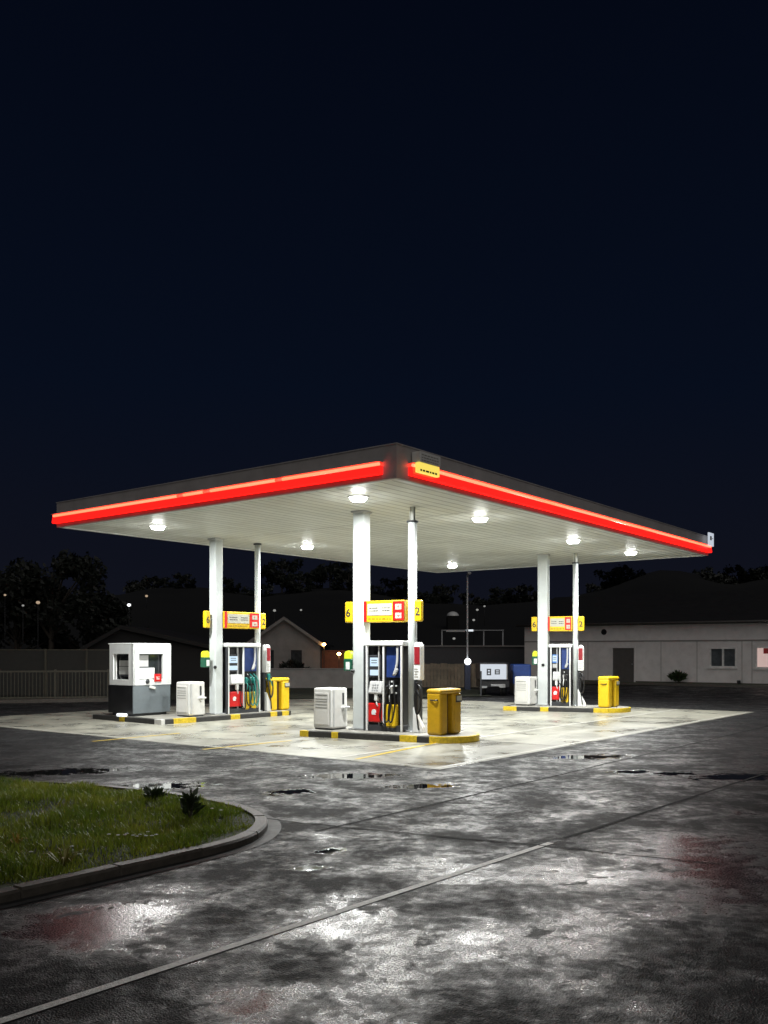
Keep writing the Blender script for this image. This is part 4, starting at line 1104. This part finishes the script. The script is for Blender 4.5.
b = MB(); b.sphere((a1-.12, .04, 1.0), .035, 8); b.build('handle', 'steel', dr)
b = MB()
for (p, q) in (((a0-.09, 0), (a0-.003, z1)), ((a1+.003, 0), (a1+.09, z1)), ((a0-.09, z1+.001), (a1+.09, z1+.09))): b.span((p[0], -.03, p[1]), (q[0], -.002, q[1]))
b.build('door_frame', 'wallpale', dr)
for (a0, a1, z0, z1, k) in openings[1:]:
    b = MB(); b.span((a0, .08, z0), (a1, .10, z1)); wn = b.build('window', 'pane' if k == 'window' else 'pinkpane', lb)
    b = MB(); m_ = (a0+a1)/2
    for (x_, X_, c0, c1) in ((a0, a0+.07, z0, z1), (a1-.07, a1, z0, z1), (m_-.04, m_+.04, z0+.07, z1-.07)): b.span((x_, -.03, c0), (X_, .078, c1))
    b.span((a0+.071, -.03, z0), (a1-.071, .078, z0+.07)); b.span((a0+.071, -.03, z1-.07), (a1-.071, .078, z1)); b.build('window_frame', 'frame', wn)
    b = MB(); b.span((a0-.06, -.09, z0-.06), (a1+.06, -.002, z0-.003)); b.build('sill', 'frame', wn)
    if k == 'lit':
        b = MB(); b.span((a0+.35, .072, z1-.35), (a0+1.0, .0795, z1-.08)); b.build('red_reflection', 'red', wn)  # red patch painted in for the reflection on the pane
b = MB(); b.cyl((bs(604), -.02, bz(604, 632)), (bs(604), .01, bz(604, 632)), .16, .16, 16); b.build('vent', 'black', lb)
b = MB(); zc = bz(640, 641); b.span((.0, -.03, zc-.03), (BL, -.003, zc+.03)); b.build('rail_trim', 'walldim', lb)
for px in (560, 588, 661, 697, 742, 752):
    b = MB(); s_ = bs(px); b.span((s_-.012, -.008, .12), (s_+.012, -.0015, zc-.032)); b.build('panel_joint', 'walldim', lb)
b = MB(); b.span((.0, -.035, 0), (openings[0][0]-.1, -.003, .11)); b.span((openings[0][1]+.1, -.035, 0), (BL, -.003, .11)); b.build('skirting', 'kerbstone', lb)
up = Matrix(((0, 0, 1, 0), (1, 0, 0, 0), (0, 1, 0, 0), (0, 0, 0, 1)))
b = MB(); b.prism([(-.35, BH+.02), (4.6, 4.85), (9.3, BH+.02), (9.3, BH+.16), (4.6, 5.0), (-.35, BH+.16)], -.3, BL+.3, axis=up); b.build('roof', 'rooftile', lb)
b = MB(); b.cyl((-.3, -.42, BH+.07), (BL+.3, -.42, BH+.07), .06, .06, 10); b.build('gutter_pipe', 'doorgrey', lb)
b = MB(); b.prism([(.0, BH+.001), (9, BH+.001), (4.6, 4.82)], .02, .2, axis=up); b.build('gable_wall', 'wallpale', lb)
def bw(s_, t): return B0+bd_*s_+Vector((-bd_.y, bd_.x))*t
sheet('building_lawn', [bw(-1, -.02), bw(-1, -2.6), bw(30, -2.6), bw(30, -.02)], .05, 'lawn' if 'lawn' in M else 'soil')
b = MB(); q = [bw(-1, -2.6), bw(30, -2.6), bw(30, -2.75), bw(-1, -2.75)]; b.prism([tuple(v) for v in q], 0, .12); tag(b.build('lawn_kerb', 'kerbstone'), kind='structure')
def at_building(px, t): 
    return bw(bs(px), t)
q = at_building(682, -.7); e = empty('shrub', (q.x, q.y, .05)); tag(e, 'dark round shrub against the long building wall', 'shrub')
leafy('foliage', 320, .40, .52, .20, 'leafbush', e)
s = MB(); s.tube([(0, 0, -.02), (.05, 0, .2), (.12, .02, .4)], (.03, .01), 6, 3); s.build('stem', 'bark', e)
q = at_building(741, -.4); e = empty('ground_spotlight', (q.x, q.y, .05)); tag(e, 'small dark spotlight on the lawn under the long building windows', 'spotlight')
s = MB(); s.box((0, 0, .12), (.16, .14, .18), .03); s.build('housing', 'black', e)
s = MB(); s.cyl((0, -.09, .14), (0, -.068, .14), .055, .055, 12); s.build('lens', 'glassdark', e)

# ------------------------------------------------------------------ trees
def tree_mesh(seed, h, rad, n, leaf, kind='round'):
    rnd = random.Random(seed)
    t = MB(); limbs = []
    t.tube([(0, 0, -.3), (rnd.uniform(-.1, .1), 0, h*.2), (rnd.uniform(-.2, .2), rnd.uniform(-.2, .2), h*.55), (0, 0, h*.85)], (h*.03, h*.008), 8, 4)
    cl_ = []
    for k in range(16):
        a = rnd.uniform(0, 6.28); z = h*rnd.uniform(.38, .95); rr = rad*rnd.uniform(.35, 1.0)*(1.15-.6*abs(z/h-.55))
        q = Vector((math.cos(a)*rr, math.sin(a)*rr, z)); cl_.append((q, rad*rnd.uniform(.22, .42)))
        t.tube([(0, 0, z*.55), (q.x*.5, q.y*.5, z*.8), tuple(q)], (h*.011, h*.003), 5, 3)
    c = MB(); bm = c.bm
    for i in range(n):
        q, r = cl_[rnd.randrange(len(cl_))]
        d = Vector((rnd.gauss(0, 1), rnd.gauss(0, 1), rnd.gauss(0, .8))).normalized()*r*rnd.random()**.45
        p = q+d; s = leaf*rnd.uniform(.5, 1.3)
        ax = Vector((rnd.gauss(0, 1), rnd.gauss(0, 1), rnd.gauss(0, 1))).normalized(); sd = ax.orthogonal().normalized()
        bm.faces.new([bm.verts.new(p-ax*s), bm.verts.new(p+sd*s*.5), bm.verts.new(p+ax*s), bm.verts.new(p-sd*s*.5)])
    return t, c
def tree(px, d, h, rad, seed, label, group=None, n=2600, leaf=.20, z=None):
    p = dp(px, d); g = hill(p.x, p.y) if z is None else z
    e = empty('tree', (p.x, p.y, g)); tag(e, label, 'tree', group)
    t, c = tree_mesh(seed, h, rad, n, leaf); t.build('trunk', 'bark', e)
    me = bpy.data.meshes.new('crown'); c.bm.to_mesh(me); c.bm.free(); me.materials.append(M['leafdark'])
    o = bpy.data.objects.new('crown', me); COL.objects.link(o); o.parent = e
    return e
tree(52, 55, 7.6, 2.9, 3, 'tallest dark tree at the left, behind the mesh fence', n=3600)
tree(18, 58, 6.0, 2.6, 4, 'dark tree at the left edge, left of the tallest one')
tree(88, 60, 5.6, 2.5, 5, 'dark spreading tree right of the tallest one, left of the kiosk')
tree(116, 70, 5.0, 2.2, 6, 'smaller dark tree rising behind the kiosk roof')
# far trees on the ridge: copies of two
protos = [tree(282, 175, 6.2, 3.4, 11, 'dark tree on the far ridge against the night sky', 'trees along the far ridge', 900, .5),
          tree(330, 178, 5.0, 4.0, 12, 'dark tree on the far ridge against the night sky', 'trees along the far ridge', 900, .5)]
rr = random.Random(5)
for px in (140, 165, 187, 232, 258, 300, 316, 349, 372, 395, 428, 446, 470, 492, 505, 518, 530, 596, 610, 628, 703, 720, 738, 752, 764, 778):
    o = copy_tree(protos[rr.randrange(2)])
    d = rr.uniform(165, 186); p = dp(px, d); s = rr.uniform(.45, .85)
    o.location = (p.x, p.y, hill(p.x, p.y)-2.2*s); o.rotation_euler.z = rr.uniform(0, 6); o.scale = (s, s, s*rr.uniform(.8, 1.1))
# shrubs in front of the gabled house
for (px, d, rad, h, l) in ((293, 46, .9, 1.1, 'dark shrub before the gabled house door'), (305, 42.5, 1.3, .55, 'low wide dark shrub at the foot of the gabled house garden')):
    p = dp(px, d); e = empty('shrub', (p.x, p.y, .0)); tag(e, l, 'shrub')
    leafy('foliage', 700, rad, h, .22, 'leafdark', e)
    s = MB(); s.tube([(0, 0, -.05), (.05, 0, h*.4), (.1, 0, h*.8)], (.04, .01), 6, 3); s.build('stem', 'bark', e)

# ------------------------------------------------------------------ sky, fill light, camera
w = bpy.data.worlds.new('World'); SC.world = w; w.use_nodes = True
nt = w.node_tree; bg = nt.nodes['Background']
sky = nt.nodes.new('ShaderNodeTexSky'); sky.sky_type = 'NISHITA'; sky.sun_disc = False
sky.sun_elevation = R(-6); sky.sun_rotation = R(150); sky.altitude = 50
nt.links.new(sky.outputs[0], bg.inputs[0]); bg.inputs[1].default_value = .05
tc = nt.nodes.new('ShaderNodeTexCoord'); sz = nt.nodes.new('ShaderNodeSeparateXYZ'); nt.links.new(tc.outputs['Generated'], sz.inputs[0])
cn = noise(nt, tc.outputs['Generated'], 1.6, 4)
zz_ = math_n(nt, 'ADD', sz.outputs['Z'], math_n(nt, 'MULTIPLY', math_n(nt, 'SUBTRACT', cn, .5), .10))
air = ramp(nt, zz_, [(0.0, (.0062, .0068, .0115)), (.10, (.0046, .0056, .0112)), (.28, (.0022, .0043, .0115)), (.60, (.0012, .0026, .0074)), (1.0, (.0010, .0020, .0056))])
b2 = nt.nodes.new('ShaderNodeBackground'); nt.links.new(air, b2.inputs[0]); b2.inputs[1].default_value = 1.0
ad = nt.nodes.new('ShaderNodeAddShader'); nt.links.new(bg.outputs[0], ad.inputs[0]); nt.links.new(b2.outputs[0], ad.inputs[1])
nt.links.new(ad.outputs[0], nt.nodes['World Output'].inputs['Surface'])
sun = bpy.data.lights.new('street_fill', 'SUN'); sun.energy = .56; sun.angle = R(70); sun.color = (1, .96, .92)  # added soft fill, stands in for unseen street lamps behind the camera
so = bpy.data.objects.new('street_fill', sun); COL.objects.link(so); so.rotation_euler = (R(52), 0, R(12))

cam = bpy.data.cameras.new('camera'); co = bpy.data.objects.new('camera', cam); COL.objects.link(co)
cam.sensor_fit = 'VERTICAL'; cam.sensor_height = 36; cam.lens = F/1024*36
cam.shift_y = (HY-512)/1024
co.location = (0, 0, CH); co.rotation_euler = (R(90), 0, 0)
cam.clip_start = .05; cam.clip_end = 2000
SC.camera = co
SC.render.engine = 'CYCLES'
SC.view_settings.view_transform = 'Standard'; SC.view_settings.look = 'None'; SC.view_settings.gamma = 1; SC.view_settings.exposure = 0
SC.view_settings.use_curve_mapping = False
for k in ('ledorange', 'leddim', 'redband', 'signlit', 'signwhite', 'screenlit', 'screenblue', 'globe', 'farwhite', 'farwarm', 'fardim', 'striplamp', 'pinkpane', 'diffuser'):
    M[k].cycles.emission_sampling = 'NONE'
M['lens'].cycles.emission_sampling = 'FRONT_BACK'
cy = SC.cycles
cy.use_denoising = True
cy.max_bounces = 8; cy.diffuse_bounces = 4; cy.glossy_bounces = 4
cy.sample_clamp_indirect = 6; cy.blur_glossy = .3
cy.use_light_tree = True
